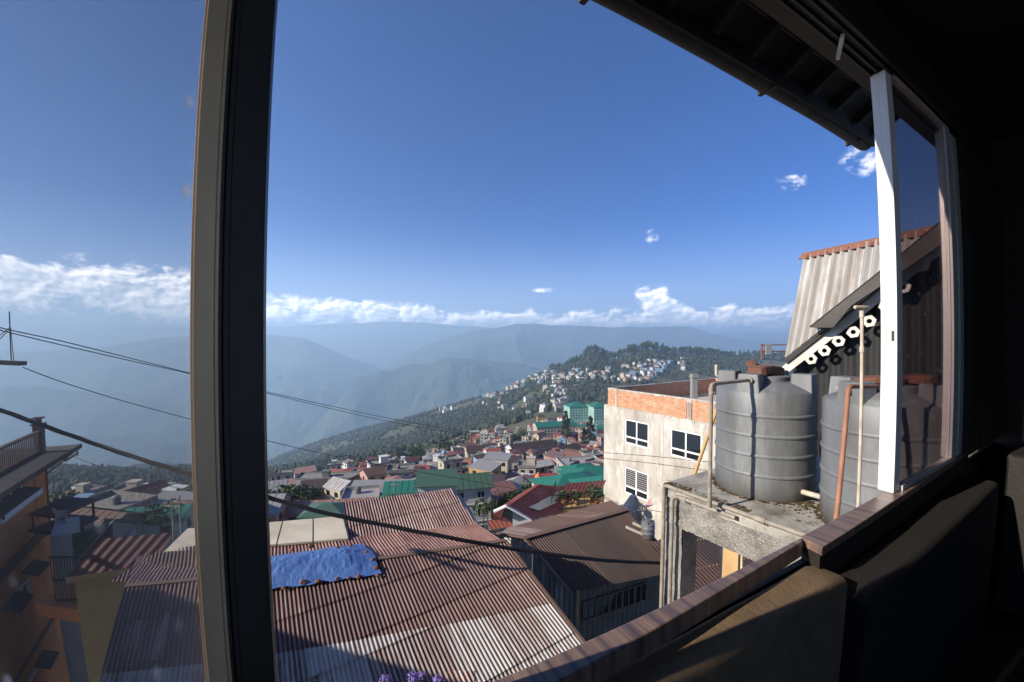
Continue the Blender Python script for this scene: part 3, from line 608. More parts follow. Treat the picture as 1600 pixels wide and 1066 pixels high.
# pipes
def elbow(pts, r=.05, k=5):
    out = [Vector(pts[0])]
    for i in range(1, len(pts)-1):
        a, p, c = Vector(pts[i-1]), Vector(pts[i]), Vector(pts[i+1]); da = (a-p).normalized(); dc = (c-p).normalized()
        for j in range(k+1): t = j/k; out.append((p+da*r)*(1-t)**2+p*2*t*(1-t)+(p+dc*r)*t*t)
    out.append(Vector(pts[-1])); return out
def pipe(pts, r, mt, label, name='pipe', couple=(), br=.05):
    q = elbow(pts, br); p = empty(name, Vector(pts[0]), label=label, cat='pipe')
    MB().tube(q, r, 12).build('pipe_run', M[mt], p, smooth=True)
    for (a, b_) in couple: MB().tube([a, b_], r*1.35, 12).build('coupling', M[mt], p, smooth=True)
    return p
pb = PZ(1108, 797, ZS)+Vector((0, 0, .03)); el_t = Vector((pb.x, pb.y, PY(1108, 600, pb.y).z)); inl = T1+Vector((-.40, -.36, 1.13)); inl.z = el_t.z+.01
up = pipe([pb, el_t, inl], .020, 'pipe', 'thin upright pipe bending over into the top of the full-view tank', couple=((pb, pb+Vector((0, 0, .10))), (el_t-Vector((0, 0, .12)), el_t-Vector((0, 0, .04))), (inl-Vector((.03, .03, 0)), inl+Vector((.04, .04, 0)))))
e_off = -bd*.055
pa = c0+fd*.06+e_off+Vector((0, 0, .015)); pz = c0+fd*5.0+e_off+Vector((0, 0, .02)); 
pipe([pz, pa, pa-Vector((0, 0, 4.5))], .024, 'pipe', 'long grey pipe running along the slab edge and down the corner column', couple=((c0+fd*1.2+e_off+Vector((0, 0, .015)), c0+fd*1.3+e_off+Vector((0, 0, .015))), (c0+fd*2.35+e_off+Vector((0, 0, .017)), c0+fd*2.47+e_off+Vector((0, 0, .017)))))
pa2 = c0+fd*.20+e_off*1.35-Vector((0, 0, .06)); pm2 = c0+fd*1.0+e_off*1.35-Vector((0, 0, .05))
pipe([pm2, pa2, pa2-Vector((0, 0, 4.4))], .024, 'pipe', 'shorter grey pipe bending down beside the long one at the slab corner', couple=((pa2+fd*.12, pa2+fd*.2),), br=.1)
# T-ended white pipe and rust pipe in front of the half hidden tank
tb = c0+fd*3.0+bd*.05; y0 = 2.75
wt = PY(1347, 492, y0); wb = Vector((wt.x-.0, wt.y, -1.78)); t = empty('vent_pipe', wb, label='tall pale upright pipe with a T cap in front of the half hidden tank', cat='pipe')
MB().tube([wb, wt], .0115, 12).build('pipe_run', M['pipew'], t, smooth=True)
MB().tube([wt-Vector((0, 0, .02)), wt+Vector((0, 0, .03))], .016, 12).build('coupling', M['pipew'], t, smooth=True)
MB().tube([PY(1336, 480, y0), PY(1358, 480, y0)], .013, 12).build('t_cap', M['pipew'], t, smooth=True)
MB().tube([wt-Vector((0, 0, .27)), wt-Vector((0, 0, .23))], .016, 12).build('coupling', M['pipew'], t, smooth=True)
ra_ = PY(1326, 604, 2.85); rb2 = PY(1296, 900, 2.6); rc = PY(1372, 604, 3.05)
pipe([rb2, ra_, rc], .017, 'piper', 'rust red pipe bending towards the top of the half hidden tank', couple=((ra_-Vector((0, 0, .07)), ra_-Vector((0, 0, .03))),), br=.05)
# joint pipe between the tanks
m1 = T1.lerp(T2, .5)-bd*.12+Vector((0, 0, .12)); MB().tube([m1-fd*.2, m1+fd*.2], .03, 12).build('joint_pipe', M['pipew'], smooth=True, label='short pale pipe joining the two tanks near their feet', cat='pipe')
hk = elbow([PY(1128, 588, 5.3), PY(1119, 588, 5.3), PY(1119, 570, 5.3)], .04)
MB().tube(hk, .02, 10).build('pipe_hook', M['pipew'], smooth=True, label='short pale bent pipe end behind the left side of the full-view tank', cat='pipe')
bp0 = PY(1086, 738, 5.6); bp1 = PY(1117, 648, 5.5)
MB().tube([bp0-(bp1-bp0)*.4, bp0, bp1, bp1+(bp1-bp0)*.3], .024, 10).build('bamboo_pole', M['bamboo'], smooth=True, label='yellow bamboo pole leaning beside the full-view tank', cat='pole')
# boards below the slab
a = c0+fd*.52+bd*.5+Vector((0, 0, -.48)); b = MB(); b.box(0, .2, 0, .05, -2.6, 0, Matrix.Translation(a) @ Matrix.Rotation(math.atan2(fd.y, fd.x), 4, 'Z')); b.build('wooden_post', M['woodlt'], label='raw wooden post standing under the slab beside the corner column', cat='post')
qa = [PY(1124, 822, 5.2), PY(1160, 838, 5.0), PY(1160, 905, 5.0), PY(1124, 905, 5.2)]
MB().prism(qa, (.03, .05, 0)).build('cream_board', M['cream'], label='cream board standing in the sun under the platform', cat='board')
# dark sheds below the platform
sa = [PY(1015, 850, 9.5), PY(1130, 800, 10.5), PY(1260, 880, 7.5), PY(1110, 960, 6.5)]
corr(sa, sa[3]-sa[0], row=1.2, seed=9).build('shed_roof', M['darkroof'], label='dark shed roof in shade seen through the platform legs', cat='roof')

# ================================================================== NEIGHBOUR'S STEEP ZINC ROOF ON THE RIGHT
nT = PY(1258, 398, 6.5); zr = nT.z; uR, eR = ray(1482, 352); yR = zr/eR; nR = Vector((uR*yR, yR, zr)); nB = PY(1228, 560, 6.2)
nb = empty('neighbour_house', Vector((nT.x+1.5, 5.5, -8)), label='steep zinc roofed house with white bargeboard behind the tanks', cat='house')
corr([nT, nR, nB], nB-nT, pitch=.125, amp=.032, row=3, seed=3).build('roof_sheet', M['zinc'], nb)
rd = (nR-nT).normalized(); pn = (nR-nT).cross(nB-nT).normalized()
if pn.x > 0: pn = -pn
M['ridge'] = mat('ridge_cap_red_brown', (.22, .085, .05), (.17, .07, .042), 3, .6, dark=(.14, .06, .04), damt=.5)
dn = (nB-nT).normalized()
b = MB(); b.prism([nT-rd*.10+pn*.03+dn*.09, nR+rd*.2+pn*.03+dn*.09, nR+rd*.2+pn*.03-dn*.02, nT-rd*.02+pn*.03-dn*.02], -pn*.012); b.beam(nT-rd*.03, nR+rd*.2, .07, .05)
for i in range(6): q = (nT-rd*.02).lerp(nR, i/6+.05)+pn*.045+dn*.06; b.beam(q, q+pn*.012, .02, .02)
b.build('ridge_cap', M['ridge'], nb)
# far slope behind the ridge
back = Vector((1.6, .5, -1.9)); MB().prism([nT, nR+rd*.2, nR+rd*.2+back, nT+back], (0, 0, -.02)).build('rear_slope', M['zinc'], nb)
# rake edge: overhanging lip with dark underside
dg = (nR-nB).normalized(); inn = Vector((.35, .95, 0)).normalized()
b = MB(); b.prism([nB+pn*.02, nR+pn*.02+dg*.2, nR+dg*.2-Vector((0, 0, .05)), nB-Vector((0, 0, .05))], pn*-.03)
b.build('rake_edge', M['slate'], nb)
gv = nR-nB; gn = Vector((gv.y, -gv.x, 0)).normalized()
if gn.y > 0: gn = -gn
gin = -gn*.22
b = MB(); b.prism([nB-Vector((0, 0, .06)), nR+dg*.2-Vector((0, 0, .06)), nR+dg*.2+gin*1.6-Vector((0, 0, .10)), nB+gin*1.6-Vector((0, 0, .10))], (0, 0, -.02)); b.build('soffit', M['slate'], nb)
# white bargeboard with cut-out hexagon drops
bo = gin*.35-Vector((0, 0, .07)); b = MB(); b.prism([nB+bo-dg*.1, nR+bo+dg*.2, nR+bo+dg*.2-Vector((0, 0, .18)), nB+bo-dg*.1-Vector((0, 0, .17))], gn*.02); bb_ = b.build('bargeboard', M['offwhite'], nb)
gp0 = nB+bo+gn*.03; 
for (px, py) in ((1268, 561), (1289, 548), (1311, 533), (1334, 519), (1359, 502), (1385, 478), (1412, 449), (1441, 415), (1473, 391)):
    c = PP(px, py, gp0, gn); hx = gv.copy(); hx.z = 0; hx.normalize(); r1, r2 = .088, .036; b = MB(); vs = []; fs = []
    for dd in (0, .02):
        for R_ in (r1, r2):
            for k in range(6): a = k*math.pi/3+.2; vs.append(c+hx*(R_*math.cos(a))+Vector((0, 0, R_*math.sin(a)))+gn*dd)
    for k in range(6): j = (k+1) % 6; fs += [(k, j, 6+j, 6+k), (12+j, 12+k, 18+k, 18+j), (k, 12+k, 12+j, j), (6+j, 18+j, 18+k, 6+k)]
    b.add(vs, fs); b.build('hexagon_drop', M['offwhite'], nb)
# dark canopy roof over the front, its tip short of the eave
cpo = nB+gn*.22
cq = [PP(x, y, cpo, gn) for x, y in ((1266, 512), (1484, 336), (1484, 372), (1330, 478), (1302, 512))]
MB().prism(cq, gn*-.03).build('front_canopy', M['slate'], nb)
corr([cq[0], cq[1], cq[1]-gn*.5+Vector((0, 0, .05)), cq[0]-gn*.3+Vector((0, 0, .02))], cq[0]-cq[1], pitch=.125, amp=.015, row=5, seed=8).build('canopy_sheet', M['zinc'], nb)
# gable wall, its near-black colour standing in for shade
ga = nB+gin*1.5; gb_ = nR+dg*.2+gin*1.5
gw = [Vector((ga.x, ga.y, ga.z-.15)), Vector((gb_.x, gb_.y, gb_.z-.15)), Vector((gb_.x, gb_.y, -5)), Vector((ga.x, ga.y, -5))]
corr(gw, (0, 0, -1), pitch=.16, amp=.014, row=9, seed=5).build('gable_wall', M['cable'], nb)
sw_ = [Vector((ga.x, ga.y, -.35)), nT+Vector((.4, .1, -1.7)), Vector((nT.x+.4, nT.y+.1, -8)), Vector((ga.x, ga.y, -8))]
MB().prism(sw_, (.06, -.02, 0)).build('side_wall', M['creamw'], nb)
MB().beam(PP(1283, 512, nB+gn*.1, gn), PP(1300, 508, nB+gn*.1, gn), .10, .05).build('rafter_end', M['bark'], nb)
# small rail and flagged post in front of the tree line left of it
r_ = empty('roof_rail', PY(1192, 556, 9), label='thin rusty rail with a grey box on a far roof left of the zinc roof', cat='rail')
b = MB(); b.tube([PY(1190, 562, 9), PY(1190, 538, 9)], .02, 6); b.tube([PY(1188, 539, 9), PY(1232, 539, 9)], .014, 6); b.tube([PY(1190, 549, 9), PY(1232, 549, 9)], .014, 6); b.build('rail_bars', M['ridge'], r_)
MB().box(-.07, .07, -.04, .04, -.12, .12, Matrix.Translation(PY(1200, 546, 9))).build('meter_box', M['graysheet'], r_)

# ================================================================== BARE CONCRETE BUILDING
ZT = -2.9
A0 = PZ(950, 606, ZT); F0 = PZ(1118, 628, ZT); fdir = (F0-A0).normalized(); B0 = PZ(1110, 592, ZT); bdir = Vector((-fdir.y, fdir.x, 0))
if bdir.dot(B0-A0) < 0: bdir = -bdir
LF, LB = (F0-A0).length+3.5, (B0-A0).length+1
cb = empty('concrete_building', Vector((A0.x, A0.y, -16)), label='unfinished pale concrete building with white windows and a brick parapet', cat='building')
fp = (A0, bdir)                                  # facade plane (normal = -bdir outward)
def onf(px, py): return PP(px, py, A0, bdir)
def fc(px, py): p = onf(px, py); return (p-A0).dot(fdir), p.z
zb_ = fc(952, 633)[1]                            # brick bottom
def bx(s0, s1, o0, o1, z0, z1, mb=None, uv=False):   # box on the facade axes; o>0 goes back into the building
    mb = mb or MB(); P = lambda s, o, z: Vector((A0.x, A0.y, 0))+fdir*s+bdir*o+Vector((0, 0, z))
    q = lambda a, b, c, d, w, h: mb.poly([a, b, c, d], [(0, 0), (w, 0), (w, h), (0, h)])
    w, dp, h = s1-s0, o1-o0, z1-z0
    q(P(s0, o0, z0), P(s1, o0, z0), P(s1, o0, z1), P(s0, o0, z1), w, h); q(P(s1, o1, z0), P(s0, o1, z0), P(s0, o1, z1), P(s1, o1, z1), w, h)
    q(P(s0, o1, z0), P(s0, o0, z0), P(s0, o0, z1), P(s0, o1, z1), dp, h); q(P(s1, o0, z0), P(s1, o1, z0), P(s1, o1, z1), P(s1, o0, z1), dp, h)
    q(P(s0, o0, z1), P(s1, o0, z1), P(s1, o1, z1), P(s0, o1, z1), w, dp); q(P(s0, o1, z0), P(s1, o1, z0), P(s1, o0, z0), P(s0, o0, z0), w, dp)
    return mb
zbk = zb_
b = MB(); bx(0, LF, 0, .12, zbk, ZT-.05, b); bx(0, .12, .121, LB, zbk, ZT-.05, b); bx(0, LF, LB-.12, LB, zbk, ZT-.05, b); bx(LF-.12, LF, .121, LB-.121, zbk, ZT-.05, b)
b.build('brick_parapet', M['brick'], cb)
b = MB(); bx(-.015, LF, -.015, .135, ZT-.049, ZT, b); bx(-.015, .135, .136, LB+.015, ZT-.049, ZT, b); bx(.136, LF, LB-.135, LB+.015, ZT-.049, ZT, b)
rs = random.Random(5)
for i in range(60): s = rs.uniform(0, LF-.3); bx(s, s+rs.uniform(.05, .3), -.02-rs.random()*.012, .05, ZT-.06-rs.random()*.05, ZT-.0495, b)
b.build('coping', M['concrete'], cb)
for px in (1077,):
    s = fc(px, 630)[0]; b = bx(s-.16, s+.16, -.03, -.001, zbk+.01, ZT-.06); b.build('concrete_stub', M['concrete'], cb)
    b = MB(); 
    for k in (-.13, -.05, .05, .13): P = Vector((A0.x, A0.y, 0))+fdir*(s+k)-bdir*.035; b.tube([P+Vector((0, 0, zbk+.02)), P+Vector((0, 0, ZT-.2))], .018, 6)
    b.build('rebar', M['ridge'], cb)
s = fc(962, 625)[0]; bx(s, s+.12, -.03, -.001, zbk+.01, ZT-.06).build('concrete_stub', M['concrete'], cb)
# walls with real openings: strips round the windows
wins = [((977, 653), (1014, 698)), ((1048, 665), (1097, 713)), ((975, 727), (1012, 775))]
W_ = []
for (a, b_) in wins:
    s0, z1 = fc(a[0], a[1]+1); s1, z0 = fc(b_[0], b_[1]); z0 = fc(a[0], b_[1]-6)[1]; W_.append([s0, s1, z0, z1])
W_[1][2:] = W_[0][2:]; W_[2][0:2] = W_[0][0:2]
so = -.28                                        # concrete face stands a little proud at the corner
rows = [(zbk-.001, W_[0][3]), (W_[0][3], W_[0][2]), (W_[0][2], W_[2][3]), (W_[2][3], W_[2][2]), (W_[2][2], -16)]
b = MB(); X0, X1 = so, LF
cols = [X0, W_[0][0], W_[0][1], W_[1][0], W_[1][1], X1]
def facew(s0, s1, z1, z0): bx(s0, s1, -.05, .2, z0, z1, b)
facew(X0, X1, *rows[0]); facew(X0, cols[1], *rows[1]); facew(cols[2], cols[3], *rows[1]); facew(cols[4], X1, *rows[1])
facew(X0, X1, *rows[2]); facew(X0, cols[1], *rows[3]); facew(cols[2], X1, *rows[3]); facew(X0, X1, *rows[4])
bx(X0, X0+.2, .201, LB, -16, zbk-.001, b); bx(X0, X1, LB+.001, LB+.2, -16, zbk-.001, b); bx(X1-.2, X1, .201, LB-.001, -16, zbk-.001, b); bx(X0+.201, X1-.201, .201, LB-.001, zbk-.3, zbk-.15, b)
bx(X0+.21, X1-.21, 2.5, 2.6, -16, zbk-.31, b)
b.build('concrete_wall', M['concrete'], cb)
b = MB(); rs = random.Random(8)
for i in range(90):
    s = rs.uniform(X0, LF-.3); ww = rs.uniform(.06, .35); bx(s, s+ww, -.05-rs.random()*.035, -.049, zbk-rs.uniform(.02, .11), zbk-.002, b)
zf = fc(945, 712)[1]
for i in range(50):
    s = rs.uniform(X0, LF-.3); ww = rs.uniform(.1, .6); bx(s, s+ww, -.05-rs.random()*.012, -.049, zf-rs.uniform(.02, .05), zf+rs.uniform(0, .03), b)
for px in (1030, 1036):
    s = fc(px, 700)[0]; bx(s, s+.05, -.062, -.049, -7.5, zbk-.15, b)
b.build('rough_edge', M['concrete'], cb)
zl = fc(941, 772)[1]; b = MB(); bx(-.55, 2.4, -.35, -.051, zl-.22, zl-.05, b); bx(-.45, 2.4, -.30, -.051, zl-.9, zl-.221, b); b.build('ledge', M['concrete'], cb)
for i, (s0, s1, z0, z1) in enumerate(W_):
    fr = MB(); t = .085; zm = z0+(z1-z0)*.28; sm = (s0+s1)/2
    for (a, c, d, e) in ((s0, s1, z1-t, z1), (s0, s1, z0, z0+t), (s0, s0+t, z0+t+.001, z1-t-.001), (s1-t, s1, z0+t+.001, z1-t-.001), (sm-t*.5, sm+t*.5, z0+t+.001, z1-t-.001)): bx(a, c, -.02, .06, d, e, fr)
    bx(s0+t+.001, sm-t*.5-.001, -.018, .055, zm-t/2, zm+t/2, fr); bx(sm+t*.5+.001, s1-t-.001, -.018, .055, zm-t/2, zm+t/2, fr)
    f = fr.build('window', M['white'], cb); bx(s0+.02, s1-.02, .03, .035, z0+.02, z1-.02).build('pane', M['pane'], f)
    if i == 2:
        b = MB()
        for k in range(8): zz = zm+.08+k*(z1-zm-.17)/8; bx(s0+t+.01, s1-t-.01, .0, .01, zz, zz+.06, b)
        b.build('reflection_slats', M['graysheet'], f)  # slats stand in for lined reflections in the lower window
b = MB(); ch = PY(1084, 590, 24); b.box(-.16, .16, -.16, .16, -1.4, .0, Matrix.Translation(ch)); b.build('flue', M['graysheet'], cb)
b = MB(); b.box(-.22, .22, -.22, .22, 0, .05, Matrix.Translation(ch)); b.box(-.18, .18, -.18, .18, .05, .22, Matrix.Translation(ch)); b.build('flue_cap', M['graysheet'], cb)
# ================================================================== ROOFS BELOW THE WINDOW
GZ = -13.5
# big red and bare-iron gable roof
rl, rr = PZ(196, 916, -4.9), PZ(790, 845, -4.9); br_ = PZ(915, 1008, -5.72)
pl1 = planeof(rl, rr, br_)
def on1(px, py): return PP(px, py, *pl1)
bl_ = on1(60, 1230); br2 = br_+(br_-rr)*.45; bl2 = rl+(br2-rr)
big = empty('corrugated_roof_house', Vector((-3, 7, GZ)), label='long house whose rusty red and silver corrugated roof fills the foreground', cat='house')
def tones1(x, v, rs): return min(1, max(0, (v/3.2)*1.0-.25+rs.uniform(-.18, .2)))
vd = (br_-rr)
bigp = [rl, rr, br2, bl2]
def split_roof(pts, f0, f1):
    a, b_, c, d = pts; return [a.lerp(d, f0), b_.lerp(c, f0), b_.lerp(c, f1), a.lerp(d, f1)]
L1 = (br2-rr).length; fr1 = 1.95/L1
corr(split_roof(bigp, 0, fr1), vd, row=.98, seed=11, lift=.02).build('upper_roof_sheets', M['rustroof'], big)
corr(split_roof(bigp, fr1, 1), vd, row=1.35, seed=14, lift=.02, tones=lambda x, v, r: .45+.5*r.random()).build('lower_roof_sheets', M['silverroof'], big)
# replacement sheets of other colour, laid on top
q = [on1(742, 1052)+pl1[1]*.02, on1(700, 1052)+pl1[1]*.02, on1(690, 1075)+pl1[1]*.02, on1(740, 1075)+pl1[1]*.02]
q = [p+Vector((0, 0, .035 if pl1[1].z > 0 else .055)) for p in q]; corr(q, vd, row=3, seed=15).build('patch_sheet', M['rustroof2'], big)
far_r, far_l = PZ(745, 818, -5.12), PZ(215, 868, -5.12)
corr([rl+Vector((0, 0, -.01)), rr+Vector((0, 0, -.01)), far_r, far_l], far_r-rr, row=1.2, seed=12).build('rear_roof_sheets', M['pinkroof'], big)
edge_strip(rl, rr, .13, .012).build('ridge_cap', M['brownflat'], big)
edge_strip(rr, br2, .06, .03).build('rake_edge', M['brownflat'], big)
walls_under(bigp, GZ, .15, .16).build('wall', M['slate'], big)
walls_under([rl, rr, far_r, far_l], GZ, .35, .2).build('rear_wall', M['slate'], big)
# small things lying on that roof
def rock(b, p, r, rs):
    vs = []; n = 7
    for j, (q, h) in enumerate(((1, 0), (1.05, .45), (.5, .9))):
        for k in range(n): a = k*6.283/n; t = q*r*rs.uniform(.75, 1.25); vs.append(p+Vector((t*math.cos(a), t*math.sin(a)*.8, h*r*rs.uniform(.8, 1.2))))
    fs = [(j*n+k, j*n+(k+1) % n, (j+1)*n+(k+1) % n, (j+1)*n+k) for j in range(2) for k in range(n)]+[tuple(range(2*n, 3*n))]
    b.add(vs, fs)
# blue tarpaulin weighed down with bricks
plb = planeof(rl, rr, far_r)
SLAB = ['far edge, nearest the grey post', 'far edge, second from the post', 'far edge, third from the post', 'far edge, at the right corner', 'right edge, topmost', 'right edge, second from the top', 'right edge, second from the bottom', 'lower right corner', 'near edge, first left of the corner', 'near edge, second left of the corner', 'near edge, third left of the corner', 'near edge, middle', 'near edge, second from the post', 'near edge, closest to the post']
def tarp():
    A, B, C_, D = on1(434, 872), on1(566, 853), on1(594, 902), on1(428, 926)
    A = PZ(425, 874, -4.96); B = PZ(568, 851, -5.0); A0_ = on1(300, 945)
    A = PZ(330, 888, -4.97); D = on1(330, 938)
    nx, ny = 240, 70; vs = []
    gu, gv = np.meshgrid(np.linspace(0, 1, nx+1), np.linspace(0, 1, ny+1)); cr_ = -np.abs(fbm(gu*9+gv*3, gv*3.2-gu*2, 4, .55))*.07-np.abs(fbm(gu*22+5, gv*4+gu*6, 3))*.04+fbm(gu*3, gv*2+9, 2)*.06
    ex = fbm(gu*14+3, gv*2, 4)
    for j in range(ny+1):
        for i in range(nx+1):
            u, v = i/nx, j/ny; p = (A.lerp(B, u)).lerp(D.lerp(C_, u), v); p = p+Vector((float(ex[j, i])*.14*max(0, (u-.9)*10), float(ex[j, i])*.09*max(0, abs(v-.5)*2-.8)*5, 0))
            ed = min(u, 1-u)*6; ev_ = min(v, 1-v)*5; hump = .15*min(1, max(ed, 0))*(1-(2*abs(v-.45))**1.5 if abs(v-.45) < .5 else 0)
            zz1 = pl1[0].z-((p.x-pl1[0].x)*pl1[1].x+(p.y-pl1[0].y)*pl1[1].y)/pl1[1].z; zz2 = plb[0].z-((p.x-plb[0].x)*plb[1].x+(p.y-plb[0].y)*plb[1].y)/plb[1].z
            vs.append(Vector((p.x, p.y, min(zz1, zz2)+.075+hump+float(cr_[j, i])*min(1, .25+min(ed, ev_)))))
    fs = [(j*(nx+1)+i, j*(nx+1)+i+1, (j+1)*(nx+1)+i+1, (j+1)*(nx+1)+i) for j in range(ny) for i in range(nx)]
    b = MB(); b.add(vs, fs); b.build('tarpaulin', M['tarp'], smooth=False, label='crumpled blue tarpaulin spread over the corrugated roof ridge', cat='tarpaulin')
    i = 0; rs = random.Random(3)
    for k, (px, py, r) in enumerate(((456, 865, .07), (486, 860, .08), (527, 856, .06), (548, 853, .06), (573, 868, .06), (583, 880, .07), (588, 893, .08), (590, 905, .06), (560, 907, .07), (545, 909, .05), (527, 910, .06), (497, 915, .08), (474, 916, .09), (443, 925, .06))):
        p = on1(px, py)+Vector((0, 0, .07)) if py > 858 else PZ(px, py, -4.86); b = MB(); rock(b, p, r*.8, rs)
        b.build('stone', M['looseb'], label='small reddish stone on the blue tarpaulin, '+SLAB[k], cat='stone', group='stones holding the blue tarpaulin down', bevel=.006)
tarp()
# brighter corrugated roof behind, facing us
a, b_, c_, d_ = PZ(536, 785, -4.72), PZ(705, 764, -4.72), PZ(746, 819, -5.2), PZ(545, 841, -5.2)
pl3 = planeof(a, b_, d_); c_ = PP(746, 819, *pl3)
h3 = empty('red_white_roof_house', (a+b_)/2+Vector((0, 0, -8)), label='house with striped red and white corrugated roof in the middle distance', cat='house')
corr([a, b_, c_, d_], d_-a, row=1.0, seed=31).build('roof_sheets', M['rustroof2'], h3)
c5 = PZ(1010//1+0, 0+818, -6) if False else b_+Vector((.9, -.9, -.75))
corr([b_, c_, c_+(c5-b_)*.35, b_+Vector((.35, .1, -.28))], c_-b_, row=1.1, seed=32).build('side_sheets', M['zinc'], h3)
walls_under([a, b_, c_, d_], GZ, .2).build('wall', M['slate'], h3)
bk = Vector((-.4, 1.6, -.7)); corr([a, b_, b_+bk, a+bk], bk, row=1.1, seed=33).build('rear_roof_sheets', M['rustroof2'], h3)
# cream flat roof
zc = -5.02; fl = [PZ(255, 862, zc), PZ(545, 841, zc), PZ(536, 806, zc), PZ(292, 826, zc)]
cr = empty('cream_roof_house', (fl[0]+fl[2])/2+Vector((0, 0, -8)), label='low house with a flat cream sheet roof behind the blue tarpaulin', cat='house')
for i in range(5):
    f0, f1 = i/5+.004, (i+1)/5-.004; MB().prism([fl[0].lerp(fl[1], f0), fl[0].lerp(fl[1], f1), fl[3].lerp(fl[2], f1), fl[3].lerp(fl[2], f0)], (0, 0, -.05)).build('roof_panel', M['cream'], cr)
MB().prism([p+Vector((0, 0, -.055)) for p in fl], (0, 0, -.04)).build('roof_deck', M['slate'], cr); walls_under([p+Vector((0, 0, -.1)) for p in fl], GZ, .2).build('wall', M['slate'], cr)
# brown flat ledge under the cream roof (dark strip)
# maroon tiled roof on the left
zt_ = -5.0; m0, m1, m2, m3 = PZ(103, 902, -5.75), PZ(158, 842, -5.0), PZ(270, 832, -5.0), PZ(254, 862, -5.28)
plm = planeof(m0, m1, m2); m3 = PP(205, 887, *plm); m4 = PP(256, 861, *plm)
mh = empty('maroon_roof_house', (m0+m2)/2+Vector((0, 0, -8)), label='yellow walled house with a maroon tile sheet roof and scalloped eave', cat='house')
corr([m0, m1, m2, m4, m3], m0-m1, pitch=.2, amp=.007, row=.3, seed=41, lift=.012, sheetw=2).build('roof_sheets', M['maroon'], mh)
b = MB(); nsc = 26
for k in range(nsc):
    p = m0.lerp(m3, k/nsc); q = m0.lerp(m3, (k+1)/nsc); mid = (p+q)/2; b.prism([p, q, q-Vector((0, 0, .10)), mid-Vector((0, 0, .17)), p-Vector((0, 0, .10))], Vector((.01, .03, 0)))
b.build('scalloped_fascia', M['bamboo'], mh); walls_under([m0, m1, m2, m4, m3], GZ, .18, .15).build('wall', M['yellow'], mh)
# brown corrugated lean-to between maroon roof and ridge
k0, k1, k2, k3 = PZ(172, 914, -5.15), PZ(245, 866, -5.12), PZ(330, 857, -5.12), PZ(330, 903, -4.95)
lt = empty('lean_to', (k0+k2)/2+Vector((0, 0, -8)), label='brown corrugated lean-to roof beside the maroon tiled roof', cat='shed')
corr([k0+Vector((0, 0, .06)), k1+Vector((0, 0, .12)), k2+Vector((0, 0, .12)), k3+Vector((0, 0, .06))], k2-k3, row=1.2, seed=44).build('roof_sheets', M['brownflat'], lt)
# green sheet roof
g0, g1, g2, g3, g4 = PZ(116, 884, -6.6), PZ(113, 834, -6.1), PZ(180, 812, -5.4), PZ(222, 812, -5.9), PZ(204, 842, -6.1)
gh = empty('green_roof_house', (g0+g3)/2+Vector((0, 0, -7)), label='house with a dull green sheet roof beyond the maroon roof', cat='house')
corr([g0, g1, g2], g1-g2, pitch=.25, amp=.012, row=4, seed=51).build('roof_sheets', M['greensheet'], gh)
corr([g0, g2, g3, g4], g3-g2, pitch=.25, amp=.012, row=4, seed=52).build('roof_sheets', M['greensheet'], gh)
edge_strip(g0, g2, .14, .02).build('ridge_cap', M['graysheet'], gh); walls_under([g0, g1, g2, g3, g4], GZ, .2, .1).build('wall', M['graysheet'], gh)
# bluish plastered wall with balcony, laundry
v0, v1 = PZ(78, 838, -6.0), PZ(117, 833, -6.3)
bw = MB(); bw.prism([v0, v1, Vector((v1.x, v1.y, GZ)), Vector((v0.x, v0.y, GZ))], (-1.2, 1.2, 0)); bw.build('plaster_wall', M['graysheet'], label='bluish grey plastered wall between the orange building and the green roof', cat='wall')
def railing(a, b_, h, n, mt, label, cat='railing', r=.012):
    a = Vector(a); b_ = Vector(b_); e = empty('railing', (a+b_)/2, label=label, cat=cat)
    MB().beam(a+Vector((0, 0, h)), b_+Vector((0, 0, h)), .05, .04).build('top_rail', M[mt], e)
    for k in range(n+1): p = a.lerp(b_, k/n); MB().tube([p, p+Vector((0, 0, h-.021))], r, 5, cap=False).build('baluster', M[mt], e)
    MB().beam(a+Vector((0, 0, .03)), b_+Vector((0, 0, .03)), .05, .04).build('bottom_rail', M[mt], e)
    return e
railing(PZ(82, 908, -6.6), PZ(122, 908, -6.6), .7, 9, 'cable', 'upper dark balcony railing beside the orange building')
railing(PZ(88, 940, -7.0), PZ(126, 938, -7.0), .6, 9, 'cable', 'lower dark balcony railing over the yellow house')
ba_ = PZ(88, 944, -7.02); MB().box(-.6, 1.1, -.1, .9, -.35, 0, Matrix.Translation(ba_)).build('balcony_slab', M['orange'], label='orange balcony slab under the lower dark railing', cat='balcony')
